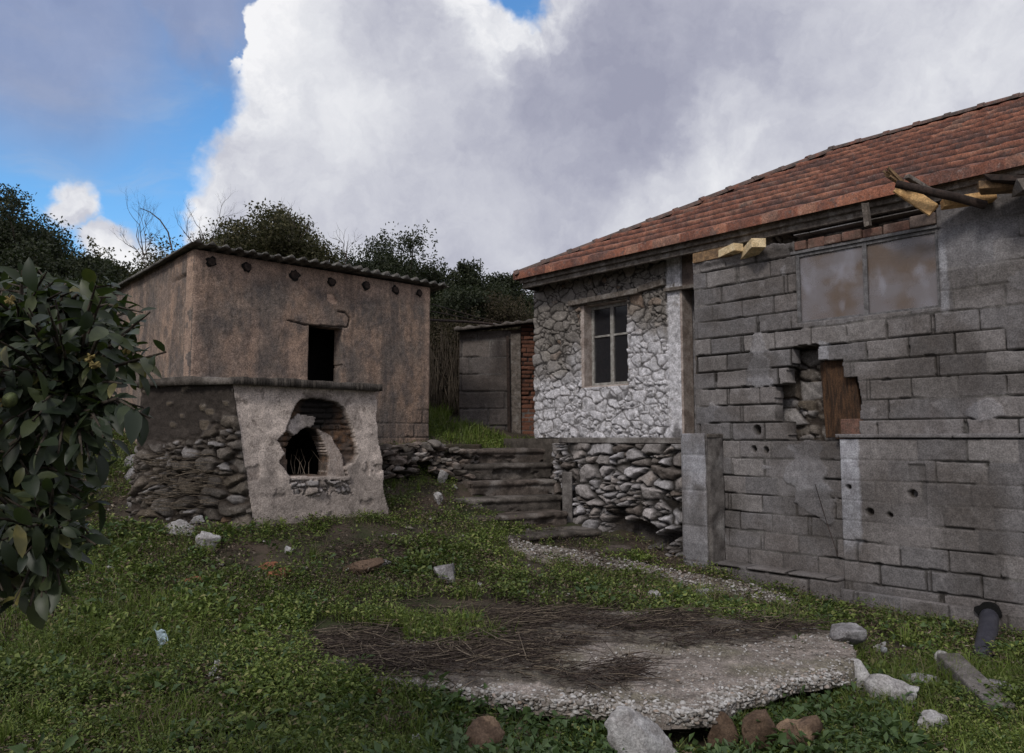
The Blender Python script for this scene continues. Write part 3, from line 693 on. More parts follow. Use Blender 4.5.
# ================================================================= rocks
_ico = {}
def ico(n):
    if n not in _ico:
        import bmesh
        bm = bmesh.new(); bmesh.ops.create_icosphere(bm, subdivisions=n, radius=1)
        _ico[n] = (np.array([v.co[:] for v in bm.verts]), np.array([[v.index for v in f.verts] for f in bm.faces])); bm.free()
    return _ico[n]
def rock_v(n, size, rg, cuts=9, rough=.05, rot=None):
    V, Fc = ico(n); V = V.copy()
    for k in range(cuts):
        nv = rg.normal(size=3); nv /= np.linalg.norm(nv); dd = rg.uniform(.45, .85)
        t = V@nv; V = V-np.outer(np.maximum(t-dd, 0), nv)
    s = rg.uniform(0, 50)
    V = V*(1+rough*4*fbm(V[:,0]*2.2+s, V[:,1]*2.2+V[:,2]*1.7, 5, 4))[:,None]
    if n >= 3:
        V = V*(1+rough*1.6*fbm(V[:,0]*7+s, V[:,1]*7+V[:,2]*6, 9, 4)-rough*1.2*np.abs(fbm(V[:,0]*4-s, V[:,2]*4+V[:,1]*2, 19, 3)))[:,None]
    V = V/np.abs(V).max(0)*np.array(size)/2
    a = rg.uniform(0, 6.28) if rot is None else rot
    c, s_ = math.cos(a), math.sin(a); V = V@np.array([[c,-s_,0],[s_,c,0],[0,0,1]]).T
    t = rg.normal(size=2)*.15
    V[:,2] += V[:,0]*t[0]+V[:,1]*t[1]
    return V, Fc
def rock(px, py, w, h, mat, label, group='loose stones on the grass', name='stone', dep=.8, rot=0., sink=.12, n=4, cuts=9, seed=None, cat='stone', z=None):
    P = ground_hit(px, py) if z is None else np.array([*hit_z(px, py, z), z])
    sc = P[1]/F; rg = np.random.default_rng(int(px*7+py) if seed is None else seed)
    V, Fc = rock_v(n, (w*sc, w*sc*dep, h*sc*1.25), rg, cuts+5, rough=.075, rot=rot)
    V = V+P+np.array([0, w*sc*dep*.3, h*sc*1.25*(.5-sink)])
    o = mesh(name, V, Fc, mat, None, True); return tag(o, label, cat, group)

# ================================================================= retaining wall, terrace, steps
tr = thing('terrace_wall', (1.3, 9.8, .2), 'dry stone retaining wall of rough grey stones under a thin concrete terrace slab', 'wall')
A0 = np.array([*W(*[hit_c(685,500,7.68)[0], 7.68, 0])[:2]]); A1 = np.array([.66, 10.55])
LW = np.linalg.norm(A1-A0); dw = (A1-A0)/LW; nw = np.array([-dw[1], dw[0]]); nw = nw if nw@A0 < 0 else -nw
def pf_ret(U, V, d):
    b_ = d+.10*np.maximum(1.5-V, 0)
    return np.stack([A0[0]+U*dw[0]+b_*nw[0], A0[1]+U*dw[1]+b_*nw[1], V], -1)
def df_ret(U, V):
    d, r, m = stones(U, V, .235, .125, 411, .085, .26, .016, 1.0, .06, .4)
    rec = sm(.25, .1, np.hypot((U-.55)/1.0, (V-.62)/.7)/1)  # stones have slipped out here
    n = fbm(U*2, V*2, 412)
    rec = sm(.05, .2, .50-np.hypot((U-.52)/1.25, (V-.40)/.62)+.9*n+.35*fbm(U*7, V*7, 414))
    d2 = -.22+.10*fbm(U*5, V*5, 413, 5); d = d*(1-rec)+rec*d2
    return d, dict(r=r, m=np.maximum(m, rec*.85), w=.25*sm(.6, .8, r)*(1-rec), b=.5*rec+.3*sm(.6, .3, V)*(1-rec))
relief('stone_wall', ST_DRY, tr, pf_ret, 0, LW, -.1, 1.52, .0125, df_ret, T=.25)
def pf_ret2(U, V, d):
    return np.stack([A1[0]-d+U*0, A1[1]+U, V], -1)
relief('return_wall', ST_DRY, tr, pf_ret2, 0, 1.6, .2, 1.52, .02, lambda U, V: (lambda a: (a[0], dict(r=a[1], m=a[2], w=U*0, b=U*0)))(stones(U, V, .26, .14, 433, .06, .2)), T=.25)
T0 = A0+nw*.05-dw*.05; T1 = A1+nw*.05-dw*.05
top = [T0, T1+dw*-.02, np.array([.68, 12.2]), W(8.3, 8.1, 0)[:2], W(sDoor-.6, 8.15, 0)[:2], W(p0, 7.8, 0)[:2]]
P_ = np.array([[*p, 1.525] for p in top]+[[*p, 1.60] for p in top]); n_ = len(top)
mesh('terrace_slab', P_, [tuple(range(n_))[::-1], tuple(range(n_, 2*n_))]+[(i, (i+1) % n_, n_+(i+1) % n_, n_+i) for i in range(n_)], CONC, tr, False).modifiers.new('b', 'BEVEL').width = .01
b = MB(); b.box(sDoor-.5, 8.9, 7.95, 8.19, 1.2, 1.585); b.build('slab_fill', CONC_D, tr)

steps = thing('stone_steps', (0, 9.5, .3), 'worn dark concrete and stone steps climbing beside the retaining wall', 'steps')
e = np.array([math.cos(R(30)), math.sin(R(30))]); nf = np.array([e[1], -e[0]])   # along a tread; towards the viewer
def step(i, right, zt, width, riser, tread):
    right = np.array(right, float)
    def pf(U, V, d):   # V 0..riser: riser face;  beyond: tread
        v1 = np.minimum(V, riser); v2 = np.maximum(V-riser, 0)
        x = right[0]-U*e[0]+nf[0]*(d*(V <= riser)-v2); y = right[1]-U*e[1]+nf[1]*(d*(V <= riser)-v2)
        z = zt-riser+v1+d*(V > riser)*.6
        return np.stack([x, y, z], -1)
    def df(U, V):
        nose = sm(riser-.055, riser-.045, V)*.03
        d = .016*fbm(U*2.5, V*9, 500+i, 5)*2+nose+.02*fbm(U*14, V*14, 510+i)
        cr = sm(.1, .16, fbm(U*2.5, V*8, 520+i, 4))*sm(riser, riser-.08, V); d = d-.04*cr
        return d, {}
    relief('step', CONC_D if i % 2 else STEPM, steps, pf, 0, width, -.12, riser+tread, .014, df, T=.12)
STEPM = simple('step_concrete', (.13,.105,.09), (.05,.04,.033), 5, bs=.7, bd=.012, third=(.2,.18,.165))
zr = [(552,449.5,11.35,1.45),(552,464,11.0,1.42),(556,480.5,10.7,1.32),(561,496.5,10.35,1.55),(567,513,10.0,1.6),(600,531,9.55,1.9),(632,548,9.15,1.5)]
for i, (px, py, Y, wd_) in enumerate(zr):
    P = at(px, py, Y); 
    step(i, P[:2], P[2], wd_, .24, .5)
b = MB(); P = at(567, 472, 10.2); Q = at(569, 516, 10.05)
b.board((P[0], 10.15, Q[2]-.1), (P[0], 10.2, P[2]), .13, .13, up=(1,0,0)); b.build('end_post', CONC, steps, bevel=.015)

def pile(name, centers, parent, mat_list, seed, label, cat):
    rg = np.random.default_rng(seed); root = thing(name, centers[0][:3], label, cat)
    for mi, mat in enumerate(mat_list):
        Vs = []; Fs = []; n = 0
        for k, (x, y, z, sz, fl) in enumerate(centers):
            if k % len(mat_list) != mi: continue
            V, Fc = rock_v(3, (sz*rg.uniform(.8, 1.3), sz*rg.uniform(.7, 1.1), sz*fl), rg, 8)
            Vs.append(V+np.array([x, y, z])); Fs.append(Fc+n); n += len(V)
        mesh('stacked_stone', np.concatenate(Vs), np.concatenate(Fs), mat, root, True)
    return root
rg = np.random.default_rng(11); cs = []
for k in range(230):
    t = rg.uniform(0, 1); px = 384+t*92; Y = 9.7+t*.9
    ptop = 446 + (440-446)*math.sin(min(1, t*2.2)*3.14) + 4*math.sin(t*9); pbot = 476 if t < .3 else (468 if t < .55 else 486)
    if .33 < t < .52: pbot = 458
    py = rg.uniform(ptop+1, pbot+2); P = at(px, py, Y+rg.uniform(-.06, .25)-.004*(py-450))
    cs.append((P[0], P[1], P[2], rg.uniform(.11, .25), rg.uniform(.3, .55)))
pile('rubble_wall', cs, None, [ROCKT, STEPM, CONC_D, ROCKT], 12, 'low collapsed dry stone wall between the oven and the steps', 'wall')
def df_bank(U, V):
    return .06*fbm(U*3, V*5, 540, 5)*2, {}
q0 = at(384, 470, 10.0); q1 = at(480, 470, 10.9)
def pf_bank(U, V, d): return np.stack([q0[0]+U*(q1[0]-q0[0])+0*d, q0[1]+U*(q1[1]-q0[1])-d, V], -1)
relief('earth_bank', SOIL, None, pf_bank, 0, 1, .7, 1.50, .02, df_bank, T=.6)
tag(bpy.data.objects['earth_bank'], kind='structure')

# ================================================================= outbuilding with corrugated roof
S_O = 9.1; ob = thing('outbuilding', W(S_O, 5, 1.2), 'small rendered brown outbuilding with a dark opening and a corrugated sheet roof', 'outbuilding')
c0_, zc0 = hit_s(194, 252, S_O); c1_, zc1 = hit_s(431, 292, S_O); zT = (zc0+zc1)/2
d0, dz1 = hit_s(309, 324.5, S_O); d1, dz0 = hit_s(342, 384, S_O); dz0 -= .25
crk = [hit_s(*p, S_O) for p in ((288,320),(300,324),(309,325),(341,327),(348,327),(350,318),(346,313),(338,311))]
def df_out(U, V):
    d = .014*fbm(U*2, V*2, 601, 5)*2+.006*fbm(U*12, V*12, 602, 4)*2
    d2, r, m, k = blocks(U, V, 603, .4, .2, gap=.006, rnd=.003)
    lowr = sm(.3, .0, V-1.75+.8*fbm(U*1.2, V*1.2, 604))*sm(c0_+1.9, c0_+2.6, U)
    d = d+.5*d2*lowr
    cd = U*0+9
    for i in range(len(crk)-1): cd = np.minimum(cd, polydist(U+.02*fbm(U*9, V*9, 605), V+.02*fbm(U*9, V*9, 606), [crk[i], crk[i+1]]))
    c = sm(.014, .005, cd); d = d-.03*c
    fl = inpoly(U, V, [hit_s(*p, S_O) for p in ((328,293),(333,294),(338,303),(333,304),(327,300))]); d = d-.012*fl
    edge = np.minimum(U-c0_, c1_-U)
    w = .55*sm(zT-.28, zT-.06, V+.25*fbm(U*1.6, V*1.6, 607))+.6*sm(.16, .03, edge+.05*fbm(U*3, V*3, 608)*2)*sm(0, .4, V-1.7)
    w = np.maximum(w, fl*1.0)
    w = np.maximum(w, .45*sm(.12, .25, fbm(U*1.3, V*1.0, 609, 4)))
    d = d-.02*sm(.03, 0, edge)
    return d, dict(w=np.clip(w, 0, 1), r=lowr*(m+.6*(r > .5)), m=np.clip(c+.5*m*lowr, 0, 1))
relief('front_wall', PLASTER, ob, pf_s(S_O), c0_, c1_, .9, zT+.05, .0135, df_out, hole=lambda U, V: (U > d0+.008*fbm(U*9, V*9, 3)) & (U < d1+.02*fbm(U*5, V*5, 5)) & (V < dz1) & (V > dz0), T=.22)
def pf_side2(U, V, d):   # left wall, U = s
    c = c0_-d; return np.stack([U*DV[0]+c*NV[0], U*DV[1]+c*NV[1], V], -1)
def df_os(U, V):
    d = .016*fbm(U*2, V*2, 611, 5)*2+.008*fbm(U*12, V*12, 612, 4)*2
    st = sm(.03, .01, np.abs(V-(zT-.22)+.05*fbm(U*3, V*0, 613)))*sm(S_O+.9, S_O+.4, U)
    return d-.03*st, dict(w=.3*sm(.05, .2, fbm(U*1.5, V*1.5, 614)), r=U*0, m=st*.8)
relief('side_wall', PLASTER, ob, pf_side2, S_O+.01, S_O+3.2, .7, zT+.05, .02, df_os, T=.2)
b = MB(); b.box(S_O+3.0, S_O+3.2, c0_+.02, c1_, .9, zT); b.box(S_O+.22, S_O+3, c1_-.2, c1_-.01, .9, zT); b.build('rear_wall', JAMBP, ob)
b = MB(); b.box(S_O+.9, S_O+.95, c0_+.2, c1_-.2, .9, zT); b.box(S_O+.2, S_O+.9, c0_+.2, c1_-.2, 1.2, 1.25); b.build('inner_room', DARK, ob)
def df_cor(U, V):
    return .036*np.sin(U/.165*2*math.pi)+.02*fbm(U*.8, V*.5, 620)+.012*np.sin(U*2.1+V), {}
def pf_cor(U, V, d): return np.stack([V*DV[0]+U*NV[0], V*DV[1]+U*NV[1], zT+.09+d-.02*(V-S_O)], -1)
cs0 = c0_-.07; cs1 = hit_s(446, 288, S_O-.1)[0]
edges = [cs0, cs0+1.15, cs0+2.2, cs1]
for k in range(3):
    f0_ = S_O-.20+.03*k*(1 if k != 1 else -1)
    o = relief('roof_sheet', CORR, ob, pf_cor, edges[k]-.03, edges[k+1]+.03, f0_, S_O+3.35, .018, lambda U, V, k=k: (df_cor(U, V)[0]+.009*k, {}), T=.008, back=True)
ends = [(211,262),(247,265),(294,275),(331,282),(366,283),(395,288),(419,292)]
for i, (px, py) in enumerate(ends):
    c, z = hit_s(px, py, S_O); rr = (.048,.05,.056,.046,.048,.046,.04)[i]; z = min(z, zT-.02-rr)
    mb = MB(); mb.tube([W(S_O-.035, c, z), W(S_O-.01, c, z), W(S_O+.5, c, z)], [rr*.92, rr, rr], 12)
    o = mb.build('beam_end', LOGD, ob, smooth=False)
    mb = MB(); ang = [2*math.pi*k/14 for k in range(14)]
    V = [W(S_O-.012-.008*random.random(), c+math.cos(a)*rr*1.3*random.uniform(.75, 1.3), z+math.sin(a)*rr*1.25*random.uniform(.75, 1.35)) for a in ang]
    V2 = [W(S_O+.05, c+math.cos(a)*rr*1.2, z+math.sin(a)*rr*1.2) for a in ang]
    mb.add(V+V2, [(k, (k+1) % 14, 14+(k+1) % 14, 14+k) for k in range(14)]+[tuple(range(14))[::-1]]); mb.build('beam_socket', DARK, ob)

# ================================================================= bread oven
S_V = 7.4; ov = thing('bread_oven', W(S_V, 3.9, .6), 'old outdoor bread oven with peeling plaster, a sooty arched mouth and a concrete top', 'oven')
BAT = .07; ZV = 2.12
def Sv(px, py): return hit_s(px, py, S_V)
oTL, oTR = Sv(232, 385), Sv(374, 391); oBL, oBR = hit_s(254, 528, S_V-.09), hit_s(388, 518, S_V-.09)
zt = (oTL[1]+oTR[1])/2+.01
broke = [Sv(*p) for p in ((300,400),(322,399),(338,402),(345,410),(350,425),(354,440),(356,455),(352,463),(344,466),(346,478),(330,480),(288,479),(283,470),(277,462),(284,452),(275,440),(284,433),(289,418),(293,408))]
mouth = [Sv(*p) for p in ((288,475),(287,448),(291,440),(301,431),(309,426),(318,432),(324,442),(328,458),(326,475))]
lowst = [Sv(*p) for p in ((286,480),(345,480),(352,492),(330,497),(290,495))]
grey = [Sv(*p) for p in ((291,421),(300,414),(318,417),(316,426),(306,432),(294,436),(289,430))]
ring = [Sv(*p) for p in ((318,428),(332,436),(342,455),(345,476),(326,476),(329,458))]
tcen = Sv(318, 412)
def df_oven(U, V):
    n = fbm(U*9, V*9, 701, 5); n2 = fbm(U*2.5, V*2.5, 702, 5)
    Uw = U+.05*n; Vw = V+.05*fbm(U*9, V*9, 703, 5)
    d = .02*n2*2+.008*n*2
    bin_ = inpoly(Uw, Vw, broke).astype(float)
    bd, br, bm, _ = blocks(U, V, 705, .2, .06, gap=.006, rnd=.02)
    d = np.where(bin_ > 0, -.075+bd+.02*n, d)
    g = inpoly(Uw, Vw, grey); d = np.where(g, -.055+.03*n, d)
    rg_ = inpoly(U+.02*n, V+.02*n, ring); d = np.where(rg_, -.045+.01*n, d)
    ls = inpoly(Uw, Vw, lowst); sd, sr, smm = stones(U, V, .13, .08, 707, .04, .2, .008); ls = ls & (sr > .3); d = np.where(ls, sd-.03, d)
    mo = inpoly(U, V, mouth)
    dist = polydist(U, V, mouth)
    soot = sm(.34, .04, np.hypot((U-tcen[0]-.03)/1.1, V-tcen[1]))*bin_
    soot = np.maximum(soot, sm(.28, .05, np.hypot((U-tcen[0])/1.4, V-tcen[1]))*.75)
    soot = np.maximum(soot, .9*sm(.09, .0, dist)*bin_*(V > tcen[1]-.25)*.6)
    soot = np.clip(soot*1.5, 0, 1)*np.where(g, .5, 1)*np.where(rg_, .4, 1)*(.75+.5*vn(U*12, V*12, 709))
    ch = sm(.115, .15, fbm(U*4, V*4, 710, 5)); d = d-.012*ch*(1-bin_)
    low = np.clip(sm(.6, .1, V-.80+.6*n2)+.7*sm(.10, .16, fbm(U*3.2, V*2.2, 715, 5)), 0, 1)
    isl = inpoly(U, V, [Sv(*p) for p in ((288,476),(346,476),(346,480),(288,480))]); d = np.where(isl, .02+.01*n, d)
    r = np.where((bin_ > 0) & ~g & ~rg_ & ~isl, 1., np.where(rg_, .35, ch*.25))
    w = np.where(ls & (sr > .55), (1-smm)*.8, np.where(g, .35, 0))
    edge = np.minimum(U-(oBL[0]+(oTL[0]-oBL[0])*np.clip((V-oBL[1])/(oTL[1]-oBL[1]), 0, 1)), 9)
    return d, dict(r=r, w=w, m=np.clip(.55*low+.2*ch+ls*smm*.7, 0, 1), b=np.clip(soot, 0, 1))
def hole_oven(U, V):
    t = np.clip((V-oBL[1])/(oTL[1]-oBL[1]), -.3, 1)
    l = oBL[0]+(oTL[0]-oBL[0])*t; r = oBR[0]+(oTR[0]-oBR[0])*np.clip(t, 0, 1)**.8
    j = .035*fbm(U*0+3, V*5, 711, 4)*2
    return (U < l) | (U > r+j) | inpoly(U+.02*fbm(U*12, V*12, 712, 3), V, mouth)
relief('front_wall', OVENP, ov, pf_s(S_V, BAT, ZV), oTL[0]-.05, oBR[0]+.08, .45, zt, .011, df_oven, hole_oven, T=.25)
# side wing: rubble, turns to face the viewer
cTL = W(S_V, oTL[0], zt)[:2]; wing_end = np.array([-3.80, 7.78]); 
def corner(V):
    t = np.clip((V-oBL[1])/(oTL[1]-oBL[1]), -.3, 1); c = oBL[0]+(oTL[0]-oBL[0])*t; s = S_V-BAT*np.maximum(ZV-V, 0)
    return s*DV[0]+c*NV[0], s*DV[1]+c*NV[1]
Lw = float(np.linalg.norm(wing_end-cTL))
def pf_wing(U, V, d):
    cx, cy = corner(V); t = U/Lw; bt = .16*np.maximum(1.6-V, 0)*t
    return np.stack([cx+(wing_end[0]-cx)*t-.2*d-.1*bt, cy+(wing_end[1]-cy)*t-d*.98-bt, V], -1)
def df_wing(U, V):
    n = fbm(U*3, V*3, 721, 5)
    sd, r, m = stones(U, V, .17, .10, 723, .06, .24, .018, 1.0, .06, .4)
    mask = np.clip(sm(1.72, 1.35, V+.35*n+.25*sm(.5, 0, U)*-1)+.6*sm(.3, 0, U)*sm(1.95, 1.7, V+.3*n), 0, 1)
    F1, F2, r3, _, _ = voro(U, V, .11, .09, 727, .9)
    spk = (r3 > .86)*sm(.30, .20, F1+.3*fbm(U*14, V*14, 3))
    d = sd*mask+(1-mask)*(.03*n+.015*fbm(U*14, V*14, 728)*2+.02*spk)
    return d, dict(r=np.where(mask > .5, r, .45*spk+.15), m=np.where(mask > .5, m, (1-spk)*.75), w=U*0, b=(1-mask)*(.25+.6*sm(.3, .55, vn(U*5, V*1.6, 729)))*(1-spk*.8)+.35*mask*sm(.4, .7, vn(U*3, V*3, 730)))
relief('side_wall', ST_OVEN, ov, pf_wing, 0, Lw, .4, zt, .0125, df_wing, T=.25)
def pf_wing2(U, V, d): return np.stack([wing_end[0]-d-.4*U, wing_end[1]+U, V], -1)
relief('far_side_wall', ST_OVEN, ov, pf_wing2, 0, 1.4, .5, zt, .02, lambda U, V: df_wing(U+3, V), T=.25)
# right flank
def pf_fl(U, V, d):
    c = oBR[0]+(oTR[0]-oBR[0])*np.clip((V-oBR[1])/(oTR[1]-oBR[1]), 0, 1)-.02+d; return np.stack([U*DV[0]+c*NV[0], U*DV[1]+c*NV[1], V], -1)
relief('far_flank', ST_OVEN, ov, pf_fl, S_V+.1, S_V+1.6, .5, zt, .03, lambda U, V: df_wing(U+5, V), T=.2)
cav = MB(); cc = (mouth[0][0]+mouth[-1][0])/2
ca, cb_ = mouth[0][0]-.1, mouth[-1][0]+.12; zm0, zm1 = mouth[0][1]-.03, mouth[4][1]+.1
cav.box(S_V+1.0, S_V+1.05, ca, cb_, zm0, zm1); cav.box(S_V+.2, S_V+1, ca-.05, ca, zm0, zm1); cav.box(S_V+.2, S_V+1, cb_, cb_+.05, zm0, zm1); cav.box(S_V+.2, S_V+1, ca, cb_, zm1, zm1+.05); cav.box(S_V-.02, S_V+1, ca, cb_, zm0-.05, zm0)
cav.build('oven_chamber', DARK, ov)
# slab on top
tp = [W(S_V-.09, oTL[0]-.03, 0)[:2], W(S_V-.10, (oTL[0]+oTR[0])/2, 0)[:2], W(S_V-.08, oTR[0]+.05, 0)[:2], W(S_V+1.6, oTR[0]+.05, 0)[:2], wing_end+np.array([-.4, 1.5]), wing_end+np.array([-.06, -.06]), (wing_end+cTL)/2+np.array([0, -.09])]
xs = [p[0] for p in tp]; ys = [p[1] for p in tp]
def pf_top(U, V, d): return np.stack([U, V, zt+.065+d], -1)
relief('top_slab', CONC_D, ov, pf_top, min(xs)-.05, max(xs)+.05, min(ys)-.1, max(ys), .02, lambda U, V: (.05*fbm(U*2.2, V*2.2, 741, 5)+.03*fbm(U*9, V*9, 742, 3), {}),
       hole=lambda U, V: ~inpoly(U+.05*fbm(U*5, V*5, 743, 4), V+.05*fbm(U*5, V*5, 744, 4), tp), T=.075, back=True)

# ================================================================= shack between the two buildings
sh = thing('block_shed', (.1, 13, 1.5), 'low dark block shed with a narrow wooden door between the two buildings', 'shed')
YS = 13.2; a = at(459, 440, YS); bq = at(536, 440, YS-.05); zl, zr_ = at(460, 331, YS)[2], at(535, 322, YS)[2]
LS = bq[0]-a[0]+.5
def pf_sh(U, V, d): return np.stack([a[0]+U, YS-.0*U-d, V], -1)
def df_sh(U, V):
    d, r, m, k = blocks(U, V, 801, .5, .3, gap=.008, rnd=.01)
    return d+.01*fbm(U*4, V*4, 802), dict(r=r, m=m*.7, k=k*.4, w=U*0, b=.35*sm(.4, .7, vn(U*2, V*3, 803)))
xd0 = at(511, 400, YS)[0]-a[0]; xd1 = at(521, 400, YS)[0]-a[0]
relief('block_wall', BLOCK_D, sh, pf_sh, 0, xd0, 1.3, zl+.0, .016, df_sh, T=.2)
def df_br(U, V):
    d, r, m, k = blocks(U, V, 811, .22, .075, gap=.006, rnd=.01); return d, dict(r=r, m=m, w=U*0, k=k, b=U*0)
BRW = m_block('brick_masonry', (.15,.068,.045))
relief('brick_wall', BRW, sh, pf_sh, xd1, LS, 1.3, zl+.12, .014, df_br, T=.2)
b = MB(); b.board((a[0]+(xd0+xd1)/2, YS-.02, 1.45), (a[0]+(xd0+xd1)/2-.01, YS-.02, zl-.05), .05, xd1-xd0, up=(1,0,0)); b.build('door', WOODG, sh)
b = MB(); b.board((a[0]+xd0-.03, YS-.08, 1.45), (a[0]+xd0-.06, YS-.08, zl-.1), .05, .05, up=(1,0,0)); b.build('door_post', LOGD, sh)
def pf_rs(U, V, d): return np.stack([a[0]-.08+U, YS-.22+V, zl+.02+.11*U+.12*V+d], -1)
relief('shed_roof', CONC_D, sh, pf_rs, 0, LS+.1, 0, 1.9, .02, lambda U, V: (.03*fbm(U*3, V*3, 821, 4)*2+.015*np.sin(U*30), {}), T=.05, back=True)
b = MB(); b.hexa([(a[0], YS+.2, 1.3), (a[0]+LS, YS+.2, 1.3), (a[0]+LS, YS+1.7, 1.3), (a[0], YS+1.7, 1.3), (a[0], YS+.2, zl), (a[0]+LS, YS+.2, zl+.1), (a[0]+LS, YS+1.7, zl+.2), (a[0], YS+1.7, zl+.1)]); b.build('rear_wall', JAMBP, sh)
o = MB().hexa([(a[0]-.1, YS-.5, 1.2), (bq[0]+.3, YS-.5, 1.2), (bq[0]+.3, YS-.02, 1.2), (a[0]-.1, YS-.02, 1.2), (a[0]-.1, YS-.5, 1.57), (bq[0]+.3, YS-.5, 1.57), (bq[0]+.3, YS-.02, 1.6), (a[0]-.1, YS-.02, 1.6)]).build('shed_threshold', CONC_D, bevel=.02)
tag(o, 'low dark stone threshold running along the foot of the block shed', 'threshold')
# pole and cables between the buildings
o = MB().tube([at(429, 320, 11.4), at(462, 321.5, 12), at(492, 324, 12.9)], .022, 6).build('wooden_pole', LOGD, smooth=True); tag(o, 'thin horizontal pole running from the outbuilding to the shed roof', 'pole')
def cable(pts, r=.008):
    P = [at(*p) for p in pts]; return MB().tube(P, r, 5).build('cable', LOGD, smooth=True)
tag(cable([(432,304,11.4),(455,311,12),(480,318,12.6),(503,323,13.2)]), 'upper of two thin cables sagging from the outbuilding corner to the shed', 'cable', 'cables between the buildings')
tag(cable([(431,311,11.4),(450,315,11.9),(475,320,12.5),(499,326,13.1)]), 'lower of two thin cables sagging from the outbuilding corner to the shed', 'cable', 'cables between the buildings')

# ================================================================= broken concrete threshing slab
ZS = .13
slab_px = [(300,652),(318,670),(352,676),(400,685),(440,694),(480,703),(520,709),(560,713),(600,716),(650,722),(690,724),(715,722),(738,708),(765,702),(782,694),(800,683),(830,676),(850,670),(860,654),(848,641),(836,633),(815,630),(780,629),(730,622),(680,616),(600,612),(500,611),(420,612),(350,622),(300,636)]
slab_px = [(px, py-max(0, min(13, (py-672)*.5))) for px, py in slab_px]
SLP = [hit_z(px, py, ZS) for px, py in slab_px]
deb_px = [(296,640),(330,622),(420,612),(520,608),(600,618),(700,618),(800,628),(820,634),(770,640),(700,648),(640,652),(600,658),(640,668),(650,682),(610,693),(520,690),(430,681),(360,675),(305,664)]
clear_px = [[(395,634),(430,627),(465,636),(462,648),(420,652),(380,655)],[(545,655),(600,645),(660,645),(640,662),(590,672),(548,668)]]
DEB = [hit_z(*p, ZS) for p in deb_px]; CLR = [[hit_z(*p, ZS) for p in c] for c in clear_px]
def debris(U, V):
    n = .16*fbm(U*3, V*3, 901, 4)*2; n2 = .16*fbm(U*3, V*3, 902, 4)*2
    k = inpoly(U+n, V+n2, DEB)
    for c in CLR: k &= ~inpoly(U+n*.5, V+n2*.5, c)
    return k
slab = thing('concrete_slab', (.7, 5, 0), 'large broken round concrete slab with a crumbling pebbly rim and dry twigs on it', 'slab')
def pf_sl(U, V, d): return np.stack([U, V, ZS+.01*(V-5)+d], -1)
front = SLP[:18]
def rimdist(U, V):
    best = np.full(np.shape(U), 9.)
    for i in range(len(front)-1): best = np.minimum(best, polydist(U, V, [front[i], front[i+1]]))
    return best
def df_sl(U, V):
    rd = rimdist(U, V); k = debris(U, V)*1.
    d = .035*fbm(U*2, V*2, 905, 4)+.012*fbm(U*18, V*18, 906, 4)*2+.02*fbm(U*6, V*6, 909, 3)-.02*sm(.16, 0, rd)+k*.02*vn(U*20, V*20, 907)
    return d, dict(w=.06+.32*sm(.35, .05, rd), k=k*.85*(.6+.4*vn(U*9, V*9, 908)))
hole_sl = lambda U, V: ~inpoly(U+.08*fbm(U*4, V*4, 911, 5), V-.03+.08*fbm(U*4, V*4, 912, 5), SLP)
relief('slab_surface', SLABM, slab, pf_sl, min(p[0] for p in SLP)-.1, max(p[0] for p in SLP)+.1, min(p[1] for p in SLP)-.1, max(p[1] for p in SLP)+.1, .0125, df_sl, hole_sl, T=.10)
def m_peb():
    g = G('pebble'); base = g.ramp(g.rnd(), [(0,(.12,.10,.085)),(.3,(.24,.22,.20)),(.6,(.40,.385,.37)),(.85,(.52,.51,.50)),(1,(.30,.22,.17))])
    base = g.mix(g.rng(g.noise(30, 5), .4, .65, 0, .5), base, (.2,.175,.15)); return g.fin(base)
PEB = m_peb()
def pebbles(name, pts, parent, smin, smax, seed, mat=None):
    rg = np.random.default_rng(seed); Vs = []; Fs = []; n = 0
    for p in pts:
        V, Fc = rock_v(2, rg.uniform(smin, smax, 3)*np.array([1.2,1,.7]), rg, 5, .03)
        Vs.append(V+p); Fs.append(Fc+n); n += len(V)
    o = mesh(name, np.concatenate(Vs), np.concatenate(Fs), mat or PEB, parent, True); o['kind'] = 'stuff'; return o
rg = np.random.default_rng(5); pts = []
for i in range(len(front)-1):
    a_, b_ = np.array(front[i]), np.array(front[i+1]); L = np.linalg.norm(b_-a_)
    for k in range(int(L*900)):
        p = a_+(b_-a_)*rg.uniform(); ins = np.array([.7, 5.2])-p; ins /= np.linalg.norm(ins)
        off = abs(rg.normal(0, .055)) if rg.uniform() < .55 else rg.uniform(-.02, .005); p = p+ins*(off+.03)
        z = ZS+.01*(p[1]-5)-.02*float(sm(.16, 0, max(off, 0)))+rg.uniform(-.006, .006) if off > 0.012 else ZS-rg.uniform(.01, .08)
        pts.append((p[0], p[1], z))
pebbles('exposed_gravel', pts, slab, .012, .040, 6)
pts = []
X_, Y_ = rg.uniform(-1.4, 2.5, 3000), rg.uniform(4, 6.1, 3000); k_ = inpoly(X_, Y_, SLP) & (~debris(X_, Y_) | (rg.uniform(size=3000) < .1))
pts = [(x, y, ZS+.01*(y-5)+.002) for x, y in zip(X_[k_], Y_[k_])][:1000]
pebbles('loose_chips', pts, slab, .008, .026, 8)
